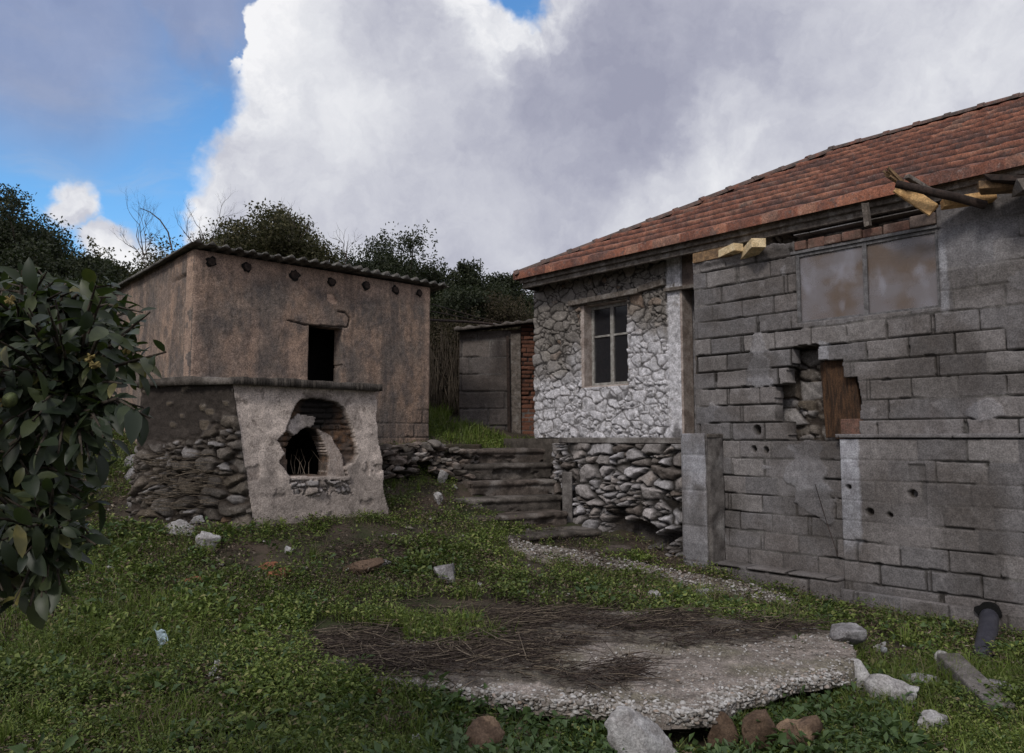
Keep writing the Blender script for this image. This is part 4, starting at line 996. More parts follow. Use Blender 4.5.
def twigs(pts, seed, lmin, lmax, rmin=.0015, rmax=.005, lift=.05):
    rg = np.random.default_rng(seed); V = []; Q = []; n = 0
    for (x, y, z) in pts:
        a = rg.normal(0, .55) if rg.uniform() < .65 else rg.uniform(0, 6.28); L = rg.uniform(lmin, lmax)*rg.uniform(.4, 1); r = rg.uniform(rmin, rmax)
        d = np.array([math.cos(a), math.sin(a), rg.normal(0, .10)]); p = np.array([x, y, z+rg.uniform(0, lift)]); k = 4
        for i in range(k):
            rr = r*(1-.7*i/(k-1)); sd = np.array([-d[1], d[0], 0])
            V += [p+sd*rr, p-sd*rr*.5+np.array([0,0,rr*.9]), p-sd*rr*.5-np.array([0,0,rr*.9])]
            if i < k-1:
                for j in range(3): Q.append((n+i*3+j, n+i*3+(j+1) % 3, n+(i+1)*3+(j+1) % 3, n+(i+1)*3+j))
            d = d+rg.normal(0, .22, 3)*np.array([1,1,.4]); d /= np.linalg.norm(d); p = p+d*L/(k-1)
        n += 3*k
    return np.array(V), np.array(Q)
pts = []; x0, x1 = min(p[0] for p in DEB), max(p[0] for p in DEB); y0, y1 = min(p[1] for p in DEB), max(p[1] for p in DEB)
X_, Y_ = rg.uniform(x0, x1, 30000), rg.uniform(y0, y1, 30000); k_ = debris(X_, Y_) & (vn(X_*2.5, Y_*4, 921) > rg.uniform(.1, .8, 30000))
pts = [(x, y, ZS+.01*(y-5)) for x, y in zip(X_[k_], Y_[k_])][:6300]
V, Q = twigs(pts[:-1300], 31, .08, .42, lift=.07); o = mesh('twig_litter', V, Q, TWIG, None, True); tag(o, 'dark dry twigs and litter strewn over the concrete slab', 'twigs', kind='stuff')
V, Q = twigs(pts[-1300:-300], 32, .12, .5, .002, .006, .09); o = mesh('pale_twig_litter', V, Q, TWIGL, None, True); tag(o, 'paler broken dry twigs among the dark litter on the slab', 'twigs', kind='stuff')
# second, half buried slab edge
arc_px = [(506,541),(530,549),(560,551),(600,561),(640,566),(690,577),(730,584),(770,593),(803,604),(800,611),(770,608),(730,599),(690,590),(640,577),(600,573),(560,566),(528,560),(508,548)]
ARC = [tuple(ground_hit(*p)[:2]) for p in arc_px]
sl2 = thing('buried_slab_edge', (*ARC[4], float(tz(*ARC[4]))), 'curved strip of broken pebbly concrete half buried in grass below the steps', 'slab')
def pf_s2(U, V, d): return np.stack([U, V, tz(U, V, False)+.045+d], -1)
relief('slab_surface', SLABM, sl2, pf_s2, min(p[0] for p in ARC)-.1, max(p[0] for p in ARC)+.1, min(p[1] for p in ARC)-.1, max(p[1] for p in ARC)+.1, .02,
       lambda U, V: (.02*fbm(U*8, V*8, 931, 4)*2, dict(w=U*0+.35, k=.5*sm(.45, .6, vn(U*3, V*3, 932)))), lambda U, V: ~inpoly(U+.06*fbm(U*5, V*5, 933, 4), V+.06*fbm(U*5, V*5, 934, 4), ARC), T=.09)
pts = []
while len(pts) < 1300:
    x, y = rg.uniform(min(p[0] for p in ARC), max(p[0] for p in ARC)), rg.uniform(min(p[1] for p in ARC), max(p[1] for p in ARC))
    if inpoly(x, y, ARC): pts.append((x, y, float(tz(x, y, False))+.042+rg.uniform(-.02,.025)))
pebbles('exposed_gravel', pts, sl2, .010, .042, 9)

# ================================================================= loose stones, fragments, pipe
rock(648,776,82,50, ROCKW, 'large pale grey boulder against the front rim of the concrete slab', dep=.45, n=5, seed=3, sink=.12, z=-.13)
rock(758,758,44,46, ROCKB, 'squarish brown stone propping the broken slab rim', dep=.35, seed=4, z=-.1)
rock(726,752,34,34, ROCKB, 'flat light brown stone wedged under the front rim of the slab', dep=.3, z=-.1)
rock(800,768,54,40, ROCKB, 'long brown stone lying below the slab rim right of the squarish one', dep=.6, seed=8)
rock(487,772,48,44, ROCKB, 'rounded brown stone at the bottom edge of the picture', dep=.9, cuts=0, seed=2)
rock(848,646,42,20, ROCKG, 'angular grey concrete lump on the right end of the big slab', dep=.8, cuts=12, z=.10)
rock(861,700,42,36, ROCKW, 'triangular pale stone right of the slab rim in broad leaves', dep=.7, cuts=14)
rock(902,714,60,34, ROCKW, 'elongated pale stone with a rough crest beside the leafy weeds', dep=.5, rot=-.5)
rock(924,694,58,18, ROCKG, 'flat grey stone in the grass behind the elongated pale stone', dep=.6)
rock(936,741,38,24, ROCKW, 'small bluish white stone nearest the bottom right corner', dep=.7)
rock(882,655,15,11, ROCKW, 'small round grey stone between the slab and the black pipe', dep=.9, cuts=4)
rock(950,673,22,17, ROCKW, 'small pale stone at the upper end of the concrete post', dep=.8)
rock(1003,702,46,20, ROCKG, 'long pale stone at the right picture edge beyond the concrete post', dep=.5, rot=-.45)
rock(656,604,18,13, ROCKW, 'small white stone in the grass behind the big slab', dep=.8)
rock(706,599,22,9, ROCKW, 'flat white stone beside the curved pebbly strip', dep=.8)
rock(445,585,24,21, ROCKG, 'pointed pale grey stone standing in grass behind the slab', dep=.7)
rock(462,588,22,8, ROCKB, 'flat brown stone lying beside the pointed grey stone', dep=.7)
rock(362,575,46,13, ROCKB, 'flat reddish brown stone lying in dead grass before the oven', dep=.5, cuts=12)
rock(381,569,20,8, ROCKG, 'grey stone touching the end of the flat reddish stone', dep=.7)
rock(287,555,11,8, ROCKW, 'small white stone in bare soil before the oven', dep=.8)
rock(174,537,42,14, ROCKW, 'long flat white stone in grass left of the oven', dep=.6, cuts=12)
rock(204,552,28,18, ROCKW, 'lumpy white stone in grass just right of the long flat one', dep=.7)
rock(224,515,25,17, ROCKG, 'pale block at the foot of the oven rubble', dep=.8, cuts=12)
rock(240,505,17,13, ROCKG, 'smaller pale stone leaning on the block at the oven foot', dep=.8)
rock(196,526,15,9, ROCKW, 'round cream stone above the two white stones in grass', dep=.8)
rock(226,524,22,9, ROCKB, 'flat brown stone under the pale block at the oven foot', dep=.7)
rock(131,468,22,12, ROCKG, 'rounded pale stone at the left foot of the oven wing', dep=.8, cuts=4)
rock(130,484,24,14, ROCKG, 'bluish grey stone below the rounded stone at the oven wing', dep=.8)
rock(442,484,13,13, ROCKW, 'bright white stone at the foot of the low rubble wall', dep=.8, cuts=10)
rock(438,505,10,12, ROCKW, 'cream stone in dark grass below the rubble wall', dep=.8)
rock(455,490,6,5, ROCKW, 'tiny white stone beside the bright stone at the rubble wall', dep=.8, n=2)
rock(190,589,26,10, CLAY, 'flat terracotta fragment in grass farthest left', 'terracotta fragments in the grass', 'tile_fragment', .7, cuts=12, cat='tile fragment')
rock(277,581,28,10, CLAY, 'broad orange terracotta fragment before the oven', 'terracotta fragments in the grass', 'tile_fragment', .6, cuts=12, cat='tile fragment')
rock(266,570,22,8, CLAY, 'thin terracotta fragment just behind the broad orange one', 'terracotta fragments in the grass', 'tile_fragment', .6, cuts=12, cat='tile fragment')
rock(371,706,20,12, CLAY, 'small terracotta fragment in weeds at the near slab rim', 'terracotta fragments in the grass', 'tile_fragment', .7, cuts=8, cat='tile fragment')
rock(172,578,11,4, WHITEP, 'small white scrap in grass beside the far left terracotta', 'white scraps in the grass', 'litter_scrap', .7, cat='scrap', n=2)
rock(108,572,17,5, WHITEP, 'white scrap in grass near the leafy bush', 'white scraps in the grass', 'litter_scrap', .6, cat='scrap', n=2)
rock(200,615,22,5, ROCKG, 'small flat grey stone in grass behind the pale blue paper', dep=.7)
def paper(px, py, w, h, mat, lean, label, name='paper_scrap'):
    P = ground_hit(px, py); s = P[1]/F; V = []; nx, ny = 5, 8
    for j in range(ny+1):
        for i in range(nx+1):
            u = i/nx-.5; v = j/ny; V.append(P+np.array([u*w*s+lean*v*w*s, .03*math.sin(v*2.4)+.01*math.sin(u*6), .035+v*h*s*.85+.006*math.sin(i*2+j)]))
    o = mesh(name, V, [(j*(nx+1)+i, j*(nx+1)+i+1, (j+1)*(nx+1)+i+1, (j+1)*(nx+1)+i) for j in range(ny) for i in range(nx)], mat, None, True)
    m = o.modifiers.new('s', 'SOLIDIFY'); m.thickness = .0015; return o
tag(paper(163, 656, 10, 22, PAPER, -.55, ''), 'crumpled pale blue paper scrap standing in the weeds', 'paper')
tag(paper(210, 682, 5, 16, WHITEP, 1.1, ''), 'narrow white plastic sliver in weeds right of the blue paper', 'plastic scrap')
tag(paper(412, 753, 9, 10, WHITEP, .5, ''), 'torn white scrap at the bottom edge in weeds', 'scrap')
# concrete post and pipe
P0 = ground_hit(948, 676); P1 = ground_hit(1000, 722)
o = MB().board(P0+np.array([0,0,.09]), P1+np.array([0,-.02,.04]), .16, .15, jag=.03).build('concrete_post', CONC, bevel=.012)
tag(o, 'fallen square grey concrete post lying in the grass', 'post')
q0 = ground_hit(990, 616); q1 = ground_hit(973, 668); q0 = q0+np.array([0, 0, .09]); q1 = q1+np.array([0, -.05, -.03])
pm = MB(); k = 26; pr = []; pp = []
for i in range(k+1):
    t = i/k; pp.append(q0+(q1-q0)*t+np.array([.03*math.sin(t*3), 0, .03*math.sin(t*3.1)])); pr.append(.070+(.0035 if i % 2 else -.001))
pm.tube(pp, pr, 18)
pipe = thing('drain_pipe', q0, 'dark blue-grey plastic drain pipe coming out of the block wall foot', 'pipe')
pm.build('pipe', PIPE, pipe, smooth=True)
hm = MB(); ax = (q0-q1)/np.linalg.norm(q0-q1); V = []; nn = 16
cw = Cp(988, 612, 7.54)
V = [back(cw, math.cos(t_)*.10*random.uniform(.85, 1.15), 0, math.sin(t_)*.075*random.uniform(.8, 1.2)+.0) for t_ in [2*math.pi*i/nn for i in range(nn)]]
V2 = [back(p, 0, .05, 0) for p in V]
hm.add(V+V2, [tuple(range(nn))]+[(i, (i+1) % nn, nn+(i+1) % nn, nn+i) for i in range(nn)]); hm.build('opening_shade_disc', PIPEIN, pipe)  # black disc on the wall stands for the shade inside the opening

tag(MB().tube([Cp(838,556,7.6), Cp(826,520,7.6), Cp(815,484,7.62)], .004, 4).build('wire', LOGD, smooth=True), 'thin rusty wire leaning against the recessed block panel', 'wire')
# ================================================================= foliage helpers
def leaf_quads(P, D, N, L, Wd, fold=.25):
    """diamond leaves: base P, direction D, normal N (arrays), 4 verts / 1 folded quad pair"""
    S = np.cross(D, N); S /= np.linalg.norm(S, axis=1)[:,None]+1e-9
    mid = P+D*L[:,None]*.5
    a = mid+S*Wd[:,None]*.5+N*(Wd*fold)[:,None]; b = mid-S*Wd[:,None]*.5+N*(Wd*fold)[:,None]; t = P+D*L[:,None]-N*(L*.12)[:,None]
    V = np.stack([P, a, t, b], 1).reshape(-1, 3); n = len(P); i = np.arange(n)*4
    F_ = np.concatenate([np.stack([i, i+1, i+2], 1), np.stack([i, i+2, i+3], 1)]); return V, F_
def unit(v): return v/(np.linalg.norm(v, axis=-1, keepdims=True)+1e-9)
def limbs(mb, p, d, L, r, depth, rg, tips, spread=.6, up=.1):
    k = 4; pts = [p]; q = p.copy(); dd = d.copy()
    for i in range(k):
        dd = unit(dd+rg.normal(0, .16, 3)+np.array([0,0,up*.3])); q = q+dd*L/k; pts.append(q)
    mb.tube(pts, [r*(1-.45*i/k) for i in range(k+1)], 6 if r > .02 else 4, cap=False)
    if depth == 0: tips.append(q); return
    for j in range(rg.integers(2, 4)):
        s = pts[rg.integers(2, k+1)]
        limbs(mb, s, unit(dd+rg.normal(0, spread, 3)+np.array([0,0,up])), L*rg.uniform(.55, .8), r*.5, depth-1, rg, tips, spread, up)
def tree(name, label, cat, group, x, y, ztop, rx, ry, mat, seed, nleaf=14000, leaf=.045, base=None, crown_lo=.25, wisps=10):
    rg = np.random.default_rng(seed); zb = float(tz(x, y)) if base is None else base
    nleaf = int(nleaf*2.4); H = ztop-zb; root = thing(name, (x, y, zb), label, cat, group); mb = MB(); tips = []
    for k in range(rg.integers(2, 4)):
        limbs(mb, np.array([x+rg.normal(0, .12), y+rg.normal(0, .1), zb-.1]), unit(np.array([rg.normal(0, .35), rg.normal(0, .3), 1])), H*.42, .05*H/3, 3, rg, tips, .6, .3)
    # clump centres: shell of an uneven ellipsoid
    cz = zb+H*(crown_lo+(1-crown_lo)/2); hz = H*(1-crown_lo)/2; C_ = []
    for k in range(150):
        v = unit(rg.normal(size=3)); t = rg.uniform(.35, 1)**.5
        lump = .78+.5*(vn(v[0]*2.2+seed, v[2]*2.2+v[1]*1.5, 7)-.3)
        C_.append(np.array([x+v[0]*rx*t*lump, y+v[1]*ry*t*lump, cz+v[2]*hz*t*min(lump, 1.0)*.95]))
    C_ += [tp for tp in tips if abs(tp[0]-x) < rx and tp[2] < ztop]
    w = rg.uniform(.3, 1, len(C_)); w /= w.sum(); ci = rg.choice(len(C_), nleaf, p=w); C_ = np.array(C_)
    sg = rg.uniform(.10, .26, len(C_))*min(rx, 1.6)
    P = C_[ci]+np.clip(rg.normal(size=(nleaf, 3)), -1.5, 1.5)*sg[ci][:,None]*np.array([1,1,.7])
    # upright wisps along the outline
    for k in range(wisps):
        c = C_[rg.integers(len(C_))]; n = 60; i0 = rg.integers(0, nleaf-n); t = rg.uniform(0, 1, n)
        P[i0:i0+n] = c+np.stack([rg.normal(0, .04, n)+t*rg.normal(0, .15), rg.normal(0, .04, n), t*rg.uniform(.25, .55)], 1)
    P = P[P[:,2] < ztop+.35]; n = len(P)
    D = unit(rg.normal(size=(n, 3))+np.array([0,0,.3])); N = unit(rg.normal(size=(n, 3))+np.array([0,0,.5]))
    V, Fc = leaf_quads(P, D, N, rg.uniform(.7, 1.4, n)*leaf*1.6, rg.uniform(.6, 1.2, n)*leaf)
    mb.build('trunk', BARK, root, smooth=True); mesh('crown', V, Fc, mat, root, True); return root
def at_top(px, py, Y): return at(px, py, Y)[2]
GT = 'trees and tall shrubs behind the buildings'
def T(px, pw, ptop, Y, mat, seed, label, name='tree', cat='tree', **k):
    P = at(px, ptop, Y); rx = pw/2*Y/F; return tree(name, label, cat, GT, P[0], Y, P[2], rx, rx*.8, mat, seed, **k)
T(18, 165, 206, 17, TREE_D, 41, 'dark evergreen tree at the far left behind the leafy bush', nleaf=42000, crown_lo=.0)
T(85, 90, 240, 15, TREE_D, 42, 'lower dark shrub between the far left tree and the outbuilding roof', 'shrub', 'shrub', nleaf=20000, crown_lo=.0)
T(148, 95, 250, 17, TREE_O, 43, 'low olive green shrub peeping over the sloping left roof edge', 'shrub', 'shrub', nleaf=20000, crown_lo=.0)
T(205, 90, 240, 18.5, TREE_O, 44, 'thin olive green shrub over the top corner of the outbuilding', 'shrub', 'shrub', nleaf=9000, crown_lo=.1)
T(290, 105, 213, 17, TREE_O, 45, 'rounded olive brown tree rising highest above the corrugated roof', nleaf=32000, crown_lo=.05)
T(232, 95, 228, 17.6, TREE_O, 49, 'loose olive brown tree just left of the highest one above the corrugated roof', nleaf=20000, crown_lo=.05)
T(392, 125, 243, 19, TREE_D, 46, 'dark green tree above the right end of the corrugated roof', nleaf=32000, crown_lo=.0)
T(342, 80, 252, 18, TREE_D, 50, 'low dark tree between the highest olive tree and the dark one to its right', nleaf=12000, crown_lo=.1)
T(468, 72, 264, 18, TREE_D, 47, 'dark tree in the gap between the outbuilding and the tiled roof', nleaf=22000, crown_lo=.05)
T(505, 60, 268, 19, TREE_D, 48, 'dark tree touching the left tip of the tiled roof', nleaf=14000, crown_lo=.05)
T(535, 50, 290, 21, TREE_D, 52, 'dark tree glimpsed under the left tip of the tiled eave', nleaf=9000, crown_lo=.05)
T(455, 90, 312, 15.4, TREE_B, 51, 'dry brown thicket above the grass between outbuilding and shed', 'thicket', 'shrub', nleaf=22000, crown_lo=.0, leaf=.03)
T(500, 80, 296, 16.6, TREE_B, 53, 'dry brown thicket behind the roof of the block shed', 'thicket', 'shrub', nleaf=18000, crown_lo=.0, leaf=.03)
T(60, 120, 278, 12.5, TREE_D, 54, 'dark low shrub left of the outbuilding side wall', 'shrub', 'shrub', nleaf=18000, crown_lo=.0)
# woods far behind, one mass
rg = np.random.default_rng(77); n = 90000
X = rg.uniform(-45, 34, n); ph = vn(X*.35, X*0, 5)*1.4+vn(X*1.3, X*0, 6)*.9; Y = 26+rg.uniform(0, 5, n)
Z = tz(X, Y, False)+rg.uniform(0, 1, n)**.8*(1.7+ph+.02*np.maximum(-X-8, 0)); P = np.stack([X, Y, Z], 1)+rg.normal(0, .15, (n, 3))
V, Fc = leaf_quads(P, unit(rg.normal(size=(n,3))), unit(rg.normal(size=(n,3))), rg.uniform(.12, .3, n), rg.uniform(.08, .18, n))
tag(mesh('woodland', V, Fc, TREE_D, None, True), 'dark wood beyond the buildings on the rising hillside', 'woodland', kind='stuff')
# bare twiggy shrub against the sky
def bare(px, pb, Y, H, seed, label, n=4, depth=4, lean=0., spread=.45):
    rg = np.random.default_rng(seed); P = at(px, pb, Y); mb = MB(); tips = []
    for k in range(n):
        limbs(mb, P+rg.normal(0, .1, 3), unit(np.array([rg.normal(lean, .45), rg.normal(0, .2), 1])), H*.42, .010, depth, rg, tips, spread, .25)
    o = mb.build('bare_shrub', TWIG, None, True); tag(o, label, 'shrub', 'bare twigs above the outbuilding roof')
    return o
bare(150, 262, 13.5, 1.3, 61, 'leafless twiggy shrub rising above the sloping left roof edge', 5, 4)
bare(205, 250, 13.5, 1.0, 62, 'leafless twigs rising at the top corner of the outbuilding roof', 4, 4)
bare(292, 232, 16, .9, 63, 'few thin bare twigs sticking out of the highest olive tree', 3, 2)
bare(345, 262, 14, .8, 64, 'thin bare twigs right of the highest olive tree', 2, 3)
P = [at(*p) for p in ((172,250,13.6),(168,232,13.6),(160,220,13.6),(150,212,13.6),(140,208,13.6))]
tag(MB().tube(P, [.016,.014,.012,.009,.006], 5).build('arching_cane', TWIG, smooth=True), 'single long cane arching left against the blue sky', 'cane')
# dry stems at the foot of the thicket
rg = np.random.default_rng(66); mb = MB()
for k in range(130):
    p = at(rg.uniform(430, 462), rg.uniform(408, 418), rg.uniform(14, 15.3)); d = np.array([rg.normal(0, .12), 0, 1])
    mb.tube([p, p+d*rg.uniform(.4, .9), p+d*rg.uniform(1, 1.6)+rg.normal(0, .12, 3)], [.012,.009,.004], 4, cap=False)
tag(mb.build('dry_stems', DRYS, smooth=True), 'pale dry stems standing at the foot of the brown thicket', 'stems', kind='stuff')
# brush at the foot of the oven wing
rg = np.random.default_rng(68); pts = []
for k in range(260):
    P = at(rg.uniform(140, 205), rg.uniform(455, 512), 7.45); pts.append(P+np.array([0, 0, -.02]))
V, Q = twigs(pts, 69, .12, .4, .002, .005, .05); tag(mesh('dry_brush', V, Q, TWIGL, None, True), 'dead grey twigs caught against the rubble side of the oven', 'twigs', kind='stuff')
# twigs inside the oven mouth
mb = MB(); rg = np.random.default_rng(70)
for k in range(9):
    c, z = hit_s(rg.uniform(290, 322), 474, S_V+.12); p = W(S_V+rg.uniform(.0, .15), c, z)
    mb.tube([p, p+np.array([rg.normal(0, .03), 0, .12]), p+np.array([rg.normal(0, .06), 0, rg.uniform(.18, .3)])], [.004,.003,.0015], 4)
tag(mb.build('dry_weed', TWIGL, smooth=True), 'dry weed stems standing in the oven mouth', 'weed')

# ================================================================= leafy bush in front at the left
rg = np.random.default_rng(90)
bush = thing('citrus_bush', (-2.1, 2.2, 0), 'large leafy bush with dark glossy oval leaves in the left foreground', 'bush')
env = [(-90,300),(0,266),(30,272),(70,266),(100,282),(120,295),(150,312),(138,330),(164,352),(150,370),(140,396),(150,416),(118,426),(126,448),(105,470),(108,500),(90,522),(98,545),(80,560),(62,580),(50,598),(20,612),(0,600),(-90,600)]
mb = MB(); trunk = [np.array([-2.1, 2.2, -.1]), np.array([-2.06, 2.2, .5]), np.array([-2.0, 2.18, 1.0])]; mb.tube(trunk, [.05,.042,.035], 8)
mains = [at(20,330,2.15), at(70,400,2.1), at(10,470,2.2), at(50,540,2.05), at(-40,400,2.3), at(60,310,2.25), at(-20,560,2.0)]
for m_ in mains:
    a_ = trunk[2] if m_[2] > 1.35 else trunk[1]
    mb.tube([a_, a_*.5+m_*.5+np.array([0,0,.05]), m_], [.022,.014,.008], 6)
P, D, N, L = [], [], [], []
def leaf_along(pts, dens=.028, start=.0):
    for i in range(len(pts)-1):
        a_, b_ = pts[i], pts[i+1]; Ls = np.linalg.norm(b_-a_); ax = (b_-a_)/Ls
        for t in np.arange(start, Ls, dens):
            sd = unit(rg.normal(size=3)+np.array([.15,-.2,-.1])); d = unit(ax*.55+sd*.9)
            P.append(a_+ax*t); D.append(d); N.append(unit(np.array([rg.normal(0,.5), rg.normal(-.5,.5), 1]))); L.append(rg.uniform(.038, .092))
k = 0
while k < 640:
    px, py = rg.uniform(-90, 168), rg.uniform(262, 612)
    if not inpoly(px, py, env): continue
    if px > 110 and rg.uniform() < .2: continue
    k += 1; tip = at(px-2, py, rg.uniform(1.8, 2.9)); m_ = mains[int(np.argmin([np.linalg.norm(tip-q) for q in mains]))]
    v = tip-m_; ln = np.linalg.norm(v); st = tip-v*min(1, .22/ln)
    mid = (st+tip)/2+np.array([0,0,.02]); mb.tube([st, mid, tip], [.006,.0045,.0022], 5, cap=False); leaf_along([st, mid, tip], .034)
for tip in ((166,352,2.0),(150,312,2.1),(150,418,2.05),(100,455,2.0),(96,545,1.95),(60,585,1.9),(30,606,1.95),(22,270,2.1),(112,285,2.1)):
    tp = at(*tip); m_ = mains[int(np.argmin([np.linalg.norm(tp-q) for q in mains]))]; mid = (m_+tp)/2+np.array([0,0,.03])
    mb.tube([m_, mid, tp], [.007,.005,.0025], 6, cap=False); leaf_along([m_, mid, tp], .03, .01)
P, D, N, L = map(np.array, (P, D, N, L)); n = len(P)
D = unit(D-np.array([0,0,.25])); S = unit(np.cross(D, N)); N = np.cross(S, D); Wd = L*rg.uniform(.34, .52, n)
Vs = []; curl = rg.uniform(.0, .55, n)
prof = [(0,.03),(.14,.5),(.36,.98),(.64,.95),(.86,.55),(1,.0)]
for (t, w) in prof:
    c = P+D*(L*t)[:,None]-N*(L*curl*t*t)[:,None]
    for sgn in (-1, 0, 1): Vs.append(c+S*(Wd*w*.5*sgn)[:,None]+N*(abs(sgn)*Wd*w*.16)[:,None])
Vs = np.stack(Vs, 1).reshape(-1, 3); Fc = []; i0 = np.arange(n)*18
for j in range(5):
    for s in (0, 1): Fc.append(np.stack([i0+j*3+s, i0+j*3+s+1, i0+(j+1)*3+s+1, i0+(j+1)*3+s], 1))
mesh('foliage', Vs, np.concatenate(Fc), BUSHL, bush, True); mb.build('branches', BARK, bush, smooth=True)
FLOW = simple('dry_blossom', (.30,.24,.09), (.20,.15,.06), 60)
for (px, py) in ((127,349),(90,358),(95,365),(4,402),(10,300)):
    c = at(px, py, 1.88); mb = MB()
    for k in range(9):
        d = unit(rg.normal(size=3)); mb.board(c, c+d*.013, .008, .003, up=unit(rg.normal(size=3)))
    mb.build('blossom', FLOW, bush)
c = at(10, 400, 1.85); V, Fc = rock_v(3, (.035,.035,.038), rg, 0, .01); mesh('fruit', V+c, Fc, simple('green_fruit', (.11,.13,.05), (.07,.09,.035), 40, rough=.5), bush)

# ================================================================= ground cover
def blocked(x, y):
    s = x*DV[0]+y*DV[1]; c = x*NV[0]+y*NV[1]
    b = (c > 7.46)&(s < f_l+.1)
    b |= (c > 7.60)&(s < 9.2)&(x > .62)
    b |= (y > 9.6-.0*x)&(x > -.75)&(x < 2)&(y < 11.55)
    b |= (s > S_V-.13)&(c > oBL[0]-.0)&(c < oBR[0]+.02)
    b |= (s > S_O)&(c > c0_)&(c < c1_)
    b |= (x > wing_end[0]-.1)&(x < cTL[0]+.2)&(y > 7.38)&(y < 9)
    b |= (y > 12.6)&(x > a[0]-.2)
    return b
def sample(n, y0, y1, seed, powr=1.6):
    rg = np.random.default_rng(seed)
    u = rg.uniform(0, 1, n); e_ = 2-powr
    Y = (y0**e_+u*(y1**e_-y0**e_))**(1/e_)
    X = rg.uniform(-.74, .74, n)*Y
    return X, Y
def cover(X, Y, seed, thin=0.):
    rg = np.random.default_rng(seed+1)
    ok = ~blocked(X, Y)
    ins = inpoly(X, Y, SLP); ok &= ~(ins & (polydist(X, Y, SLP) > .06) & ~((Y > 5.45) & (vn(X*3, Y*3, 58) > .62)))
    ins = inpoly(X, Y, ARC); ok &= ~ins | (rg.uniform(size=len(X)) < .10)
    bare_ = np.zeros(len(X))
    for (px, py, rad) in ((300,545,.5),(345,552,.6),(400,560,.5),(280,560,.5),(520,620,.4),(420,600,.5),(640,555,.9),(560,540,.8),(660,560,.8),(620,548,.9),(600,535,.8),(390,540,.4),(160,500,.4)):
        g_ = ground_hit(px, py); bare_ = np.maximum(bare_, np.exp(-(((X-g_[0])/rad)**2+((Y-g_[1])/(rad*1.1))**2)))
    dens = .30+1.0*vn(X*1.3, Y*1.3, 71)+1.3*(vn(X*4, Y*4, 72)-.5)-.85*bare_-thin
    ok &= rg.uniform(size=len(X)) < np.clip(dens, .05, 1)
    ok &= ~((polydist(X, Y, SLP) < .16) & (Y < 4.25) & (X > -.1) & (X < 1.1))
    return ok
rg = np.random.default_rng(101)
def weeds(n, y0, y1, seed, sz, mat, name, label, nl=7, hgt=.06, powr=1.6, thin=0., sel=None):
    rg = np.random.default_rng(seed); X, Y = sample(n, y0, y1, seed, powr); ok = cover(X, Y, seed, thin)
    if sel is not None: ok &= sel(X, Y)
    X, Y = X[ok], Y[ok]; Z = tz(X, Y); n = len(X)
    h = hgt*(.35+1.3*vn(X*2.1, Y*2.1, 77))*rg.uniform(.5, 1.2, n)
    C_ = np.repeat(np.stack([X, Y, Z+h], 1), nl, 0); hh = np.repeat(h, nl); m = len(C_)
    a = rg.uniform(0, 6.28, m); el = rg.uniform(-.3, .8, m)
    D = np.stack([np.cos(a)*np.cos(el), np.sin(a)*np.cos(el), np.sin(el)], 1)
    big = np.repeat(.55+1.1*vn(X*3.3, Y*3.3, 79), nl); spread = sz*rg.uniform(.1, 1.3, m)*big
    P = C_+D*spread[:,None]-np.stack([a*0, a*0, rg.uniform(0, .75, m)*hh], 1)
    N = unit(np.array([0,0,1.])+rg.normal(0, .45, (m, 3)))
    V, Fc = leaf_quads(P, unit(D+rg.normal(0, .3, (m, 3))), N, big*sz*rg.uniform(.6, 1.5, m), big*sz*rg.uniform(.25, .75, m))
    tag(mesh(name, V, Fc, mat, None, True), label, 'weeds', kind='stuff')
weeds(34000, 2.9, 5.2, 201, .026, WEED, 'weeds', 'dense low green weeds covering the near ground', 8, .10, 1.2)
weeds(62000, 5.2, 12.5, 202, .030, WEED, 'weeds', 'green weeds on the ground in front of the buildings', 7, .085, 1.4)
weeds(1500, 2.9, 7.5, 203, .05, BIGW, 'broad_weeds', 'broader leaved weeds scattered through the green cover', 7, .11, 1.4, -.1)
def litter(n, seed):
    rg = np.random.default_rng(seed); X, Y = sample(n, 2.9, 11, seed, 1.35); ok = ~blocked(X, Y) & ~inpoly(X, Y, SLP) & (vn(X*2.3, Y*2.3, 44)+.35*vn(X*9, Y*9, 45) > .55); X, Y = X[ok], Y[ok]; n = len(X)
    P = np.stack([X, Y, tz(X, Y)+rg.uniform(.01, .10, n)], 1); a = rg.uniform(0, 6.28, n)
    V, Fc = leaf_quads(P, unit(np.stack([np.cos(a), np.sin(a), rg.normal(0, .35, n)], 1)), unit(np.array([0,0,1.])+rg.normal(0, .5, (n, 3))), rg.uniform(.012, .045, n), rg.uniform(.006, .02, n))
    tag(mesh('leaf_litter', V, Fc, LITTER, None, True), 'brown dead leaves and straw mixed into the green cover', 'litter', kind='stuff')
litter(150000, 211)
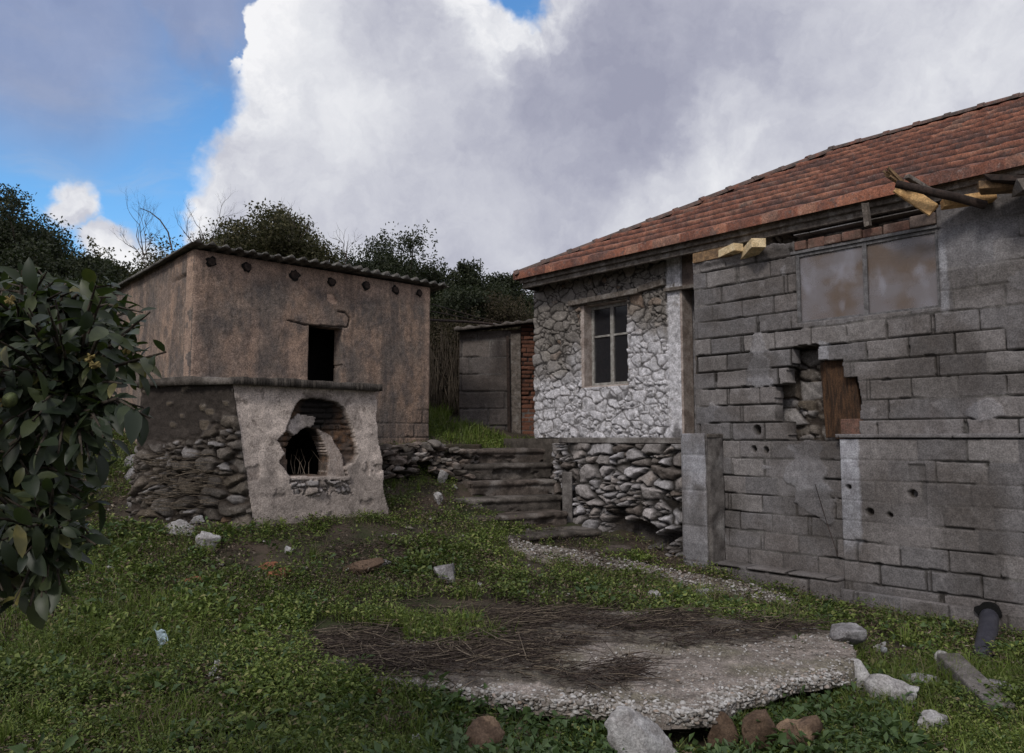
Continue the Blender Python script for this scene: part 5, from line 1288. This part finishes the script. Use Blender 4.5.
# broad leaves along the near rim of the slab
bl = [hit_z(*p, 0.) for p in ((440,700),(500,722),(560,735),(620,740),(720,745),(800,730),(870,705),(900,690),(870,753),(560,760),(460,740))]
weeds(5200, 2.9, 4.9, 204, .055, BIGW, 'broad_weeds', 'lush broad leaved weeds along the near slab rim', 8, .13, 1.2, -.6,
      sel=lambda X, Y: inpoly(X, Y, [hit_z(*p, 0.) for p in ((430,690),(560,716),(700,728),(790,700),(850,675),(905,685),(920,753),(900,775),(430,775)) ]))
def blades(n, y0, y1, seed, h0, w0, mat, name, label, powr=1.5, thin=0., sel=None, lean=.35):
    rg = np.random.default_rng(seed); X, Y = sample(n, y0, y1, seed, powr); ok = cover(X, Y, seed, thin)
    if sel is not None: ok &= sel(X, Y)
    X, Y = X[ok], Y[ok]; Z = tz(X, Y)-.01; n = len(X)
    h = h0*(.4+1.2*vn(X*1.7, Y*1.7, 91))*rg.uniform(.5, 1.3, n); a = rg.uniform(0, 6.28, n); l = rg.normal(lean, .25, n)*h
    w = w0*rg.uniform(.6, 1.3, n); b = rg.uniform(0, 6.28, n)
    P = np.stack([X, Y, Z], 1); dl = np.stack([np.cos(a), np.sin(a), a*0], 1); sd = np.stack([np.cos(b), np.sin(b), a*0], 1)
    up = np.array([0,0,1.]); m1 = P+dl*(l*.3)[:,None]+up*(h*.6)[:,None]; tp = P+dl*(l*1.1)[:,None]+up*(h*.95)[:,None]
    V = np.stack([P-sd*w[:,None]/2, P+sd*w[:,None]/2, m1+sd*w[:,None]*.4, m1-sd*w[:,None]*.4, tp], 1).reshape(-1, 3); i = np.arange(n)*5
    Fc = np.concatenate([np.stack([i, i+1, i+2], 1), np.stack([i, i+2, i+3], 1), np.stack([i+3, i+2, i+4], 1)])
    tag(mesh(name, V, Fc, mat, None, True), label, 'grass', kind='stuff')
blades(80000, 2.9, 6.0, 301, .13, .005, BLADE, 'grass', 'fine grass blades among the near weeds', 1.2)
blades(60000, 6.0, 14.5, 302, .075, .008, BLADE, 'grass', 'grass in front of and between the buildings', 1.3)
blades(90000, 11.5, 17, 303, .16, .014, BLADE, 'grass', 'bright grass rising behind the outbuilding corner', 1.2, -.8, sel=lambda X, Y: (X > -2.2) & (X < .4))
DRYG = m_leaf('dry_grass', [(0,(.10,.08,.055)),(.5,(.17,.135,.09)),(1,(.26,.21,.14))], .8, .1, .1)
blades(20000, 3.2, 10, 304, .13, .004, DRYG, 'dry_grass', 'thin dry grass stems scattered through the green', 1.3, -.2, lean=.7)
V, Q = twigs([(x, y, float(tz(x, y))+.01) for x, y in [(rg.uniform(-.6, .5)*yy, yy) for yy in rg.uniform(3.2, 9, 700)] if not blocked(np.array(x), np.array(y))], 305, .06, .3, .0012, .004, .05)
tag(mesh('ground_twigs', V, Q, TWIGL, None, True), 'thin dead twigs lying in the grass', 'twigs', kind='stuff')
pts = []
for (px, py, sx_, sy_, k_) in ((340,548,60,10,260),(610,548,50,12,200),(420,568,50,10,200),(385,605,40,8,150)):
    for i in range(k_):
        g_ = ground_hit(px+rg.normal(0, sx_*.6), py+rg.normal(0, sy_*.6)); pts.append(g_)
V, Q = twigs([p for p in pts if not blocked(p[0], p[1])], 306, .08, .3, .0015, .004, .05); tag(mesh('dead_brush', V, Q, TWIG, None, True), 'dead dark brush on the bare patches before the oven and steps', 'twigs', kind='stuff')
# tufts: taller clumps, each many blades from one root
def tufts(n, y0, y1, seed, h0, mat, label, name='grass_tufts'):
    rg = np.random.default_rng(seed); X, Y = sample(n, y0, y1, seed, 1.3); ok = cover(X, Y, seed, -.1) & (vn(X*1.1+9, Y*1.1, 55) > .42); X, Y = X[ok], Y[ok]
    m = 26; n = len(X)*m; hh = np.repeat(h0*rg.uniform(.5, 1.3, len(X)), m)*rg.uniform(.5, 1.1, n)
    a = rg.uniform(0, 6.28, n); l = hh*rg.uniform(.1, .8, n); X = np.repeat(X, m)+rg.normal(0, .018, n); Y = np.repeat(Y, m)+rg.normal(0, .018, n)
    P = np.stack([X, Y, tz(X, Y)-.01], 1); dl = np.stack([np.cos(a), np.sin(a), a*0], 1); sd = np.stack([-np.sin(a), np.cos(a), a*0], 1); up = np.array([0,0,1.]); w = rg.uniform(.003, .008, n)
    m1 = P+dl*(l*.3)[:,None]+up*(hh*.65)[:,None]; tp = P+dl*(l*1.1)[:,None]+up*(hh*.9)[:,None]
    V = np.stack([P-sd*w[:,None]/2, P+sd*w[:,None]/2, m1+sd*w[:,None]*.45, m1-sd*w[:,None]*.45, tp], 1).reshape(-1, 3); i = np.arange(n)*5
    tag(mesh(name, V, np.concatenate([np.stack([i, i+1, i+2], 1), np.stack([i, i+2, i+3], 1), np.stack([i+3, i+2, i+4], 1)]), mat, None, True), label, 'grass', kind='stuff')
tufts(1100, 2.9, 6.2, 401, .16, BLADE, 'taller grass tufts standing out of the near weeds')
tufts(700, 6.2, 12.5, 402, .16, BLADE, 'taller grass tufts before the buildings')
X_, Y_ = sample(520, 3.2, 9.5, 411, 1.3); k_ = ~blocked(X_, Y_) & ~inpoly(X_, Y_, SLP)
pb = pebbles('scattered_gravel', [(x, y, float(tz(x, y))+.022) for x, y in zip(X_[k_], Y_[k_])], None, .015, .055, 412); tag(pb, 'small pale gravel and broken bits scattered in the grass', 'gravel')
# seed head
g_ = ground_hit(884, 668); c = at(884, 650, g_[1]); dn = thing('seed_head_weed', g_, 'single weed with a round pale seed head beside the slab corner', 'weed')
MB().tube([g_, (g_+c)/2+np.array([.004,0,0]), c], .0022, 5).build('stem', TWIGL, dn, smooth=True)
V, Fc = rock_v(2, (.05,.05,.05), np.random.default_rng(3), 0, .03); mesh('seed_head', V+c, Fc, simple('seed_fluff', (.24,.25,.26), (.13,.13,.13), 90), dn)
# ================================================================= sky
def cam_dir(px, py):
    r = ray(px, py); return r/np.linalg.norm(r)
SUN_EL, SUN_AZ = R(38), R(205)     # azimuth clockwise from +Y: behind and left of the viewer
w = bpy.data.worlds.new('World'); SC.world = w; w.use_nodes = True; t = w.node_tree; t.nodes.clear()
class GW(G):
    def __init__(s): s.t = t; s._p = None
g = GW(); out = g.n('ShaderNodeOutputWorld'); bg = g.n('ShaderNodeBackground'); t.links.new(bg.outputs[0], out.inputs[0])
sky = g.n('ShaderNodeTexSky', sky_type='NISHITA'); sky.sun_disc = False; sky.sun_elevation = SUN_EL; sky.sun_rotation = SUN_AZ
sky.air_density = 1.2; sky.dust_density = .6; sky.ozone_density = 2.0
tc = g.n('ShaderNodeTexCoord'); dirv = tc.outputs['Generated']
def vadd(a, b):
    x = g.n('ShaderNodeVectorMath', operation='ADD'); g.put(x.inputs[0], a); g.put(x.inputs[1], b); return x.outputs[0]
def vscale(a, s):
    x = g.n('ShaderNodeVectorMath', operation='SCALE'); g.put(x.inputs[0], a); x.inputs['Scale'].default_value = s; return x.outputs[0]
def warp(scale, amp, det=6, rough=.6):
    x = g.n('ShaderNodeTexNoise'); g.put(x.inputs['Vector'], dirv); x.inputs['Scale'].default_value = scale; x.inputs['Detail'].default_value = det; x.inputs['Roughness'].default_value = rough
    return vscale(vadd(x.outputs['Color'], (-.5,-.5,-.5)), amp)
w1 = vadd(vadd(vadd(dirv, warp(6, .11, 4, .5)), warp(19, .055, 4, .6)), warp(60, .016, 3))
w0 = vadd(dirv, warp(3, .16, 4, .5))
def blob(px, py, rpx, soft, dv=None, sx=1.):
    d = cam_dir(px, py); x = g.n('ShaderNodeVectorMath', operation='DISTANCE'); g.put(x.inputs[0], dv or w1); x.inputs[1].default_value = tuple(d)
    r = rpx/F; return g.rng(x.outputs['Value'], r*(1-soft), r*(1+soft), 1, 0)
def mx(a, b): return g.math('MAXIMUM', a, b)
# openings of blue between the clouds
holes = ((50,150,102),(10,225,135),(84,205,72),(135,120,42),(228,40,25),(190,42,34),(90,45,102),(30,20,160),(225,-5,34),(-150,150,220))
def union(bl, grow, soft, dv=None):
    r_ = None
    for q in bl:
        z_ = blob(q[0], q[1], q[2]*grow[0]+grow[1], soft, dv); r_ = z_ if r_ is None else mx(r_, z_)
    return r_
blue = union(holes, (1, 0), .07); blue = mx(blue, blob(520, -16, 30, .25))
small = mx(blob(76, 199, 22, .3), mx(blob(106, 238, 17, .35), blob(122, 262, 30, .35)))
glow = mx(mx(union(holes[:6], (1.0, 42), .32), blob(520, -16, 70, .5)), small)
wisp = g.math('MULTIPLY', g.rng(g.noise(6, 6, .6, g.vec((1,1,4), w0)), .45, .75), .35)
grey = mx(mx(blob(45, 0, 95, .5, w0), blob(190, -15, 72, .45, w1)), g.math('MULTIPLY', blob(110, 75, 55, .8, w1), .35))
# tones of the cloud
n1 = g.noise(4.0, 5, .5, w0); n2 = g.noise(11, 6, .55, w1); n3 = g.noise(30, 5, .6, w1)
val = g.math('ADD', g.math('ADD', g.math('MULTIPLY', n1, .45), g.math('MULTIPLY', n2, .38)), g.math('MULTIPLY', n3, .17))
val = g.rng(val, .30, .70, .30, .78)
for (b_, k) in (((650,60,150,.7,w1),-.27),((740,40,110,.7,w1),-.14),((560,120,90,.8,w1),-.20),((430,215,110,.8,w0),-.14),((395,15,60,.8,w1),-.2),((240,215,70,.8,w0),-.06)):
    val = g.math('ADD', val, g.math('MULTIPLY', blob(*b_), k))
for (b_, k) in (((692,188,42,.8,w1),.30),((742,138,40,.8,w1),.30),((630,222,42,.8,w1),.18),((285,25,40,.8,w1),.22),((490,25,34,.8,w1),.32),((452,72,44,.8,w1),.20),((372,112,36,.8,w1),.16),((300,80,80,.8,w1),.10),((880,90,190,.8,w0),.05)):
    val = g.math('ADD', val, g.math('MULTIPLY', blob(*b_), k))
val = g.math('ADD', val, g.math('MULTIPLY', glow, g.rng(n2, .35, .62, .08, .42)))
cl = g.ramp(val, [(0,(3.0,3.1,4.0)),(.22,(3.8,3.9,4.75)),(.5,(5.3,5.4,6.05)),(.75,(6.9,7.0,7.4)),(1,(8.3,8.3,8.5))])
skyc = g.mix(1., sky.outputs[0], (.80,1.30,1.68), 'MULTIPLY')
skyc = g.mix(wisp, skyc, (4.2,4.9,6.0))
skyc = g.mix(g.math('MULTIPLY', grey, .72), skyc, g.ramp(n2, [(.3,(2.5,2.65,3.8)),(.7,(3.4,3.55,4.7))]))
blue = g.math('MULTIPLY', blue, g.math('SUBTRACT', 1., small))
col = g.mix(blue, cl, skyc)
t.links.new(col, bg.inputs[0]); bg.inputs[1].default_value = .1
sl = bpy.data.lights.new('sun', 'SUN'); sl.energy = 1.4; sl.angle = R(12); sl.color = (1, .95, .88)
so = bpy.data.objects.new('sun', sl); COL.objects.link(so)
sd_ = Vector((math.sin(SUN_AZ)*math.cos(SUN_EL), math.cos(SUN_AZ)*math.cos(SUN_EL), math.sin(SUN_EL)))
so.rotation_euler = sd_.to_track_quat('Z', 'Y').to_euler(); so.location = sd_*50
# ================================================================= camera
cam = bpy.data.cameras.new('camera'); co = bpy.data.objects.new('camera', cam); COL.objects.link(co); SC.camera = co
co.location = (0, 0, EYE); co.rotation_euler = (math.pi/2+PITCH, 0, 0); cam.sensor_width = 36; cam.lens = F/1024*36; cam.clip_start = .05; cam.clip_end = 2000
SC.view_settings.view_transform = 'Standard'; SC.view_settings.look = 'None'; SC.view_settings.exposure = .14; SC.view_settings.gamma = 1
SC.cycles.max_bounces = 6; SC.cycles.transparent_max_bounces = 8
try: SC.cycles.use_denoising = True
except Exception: pass
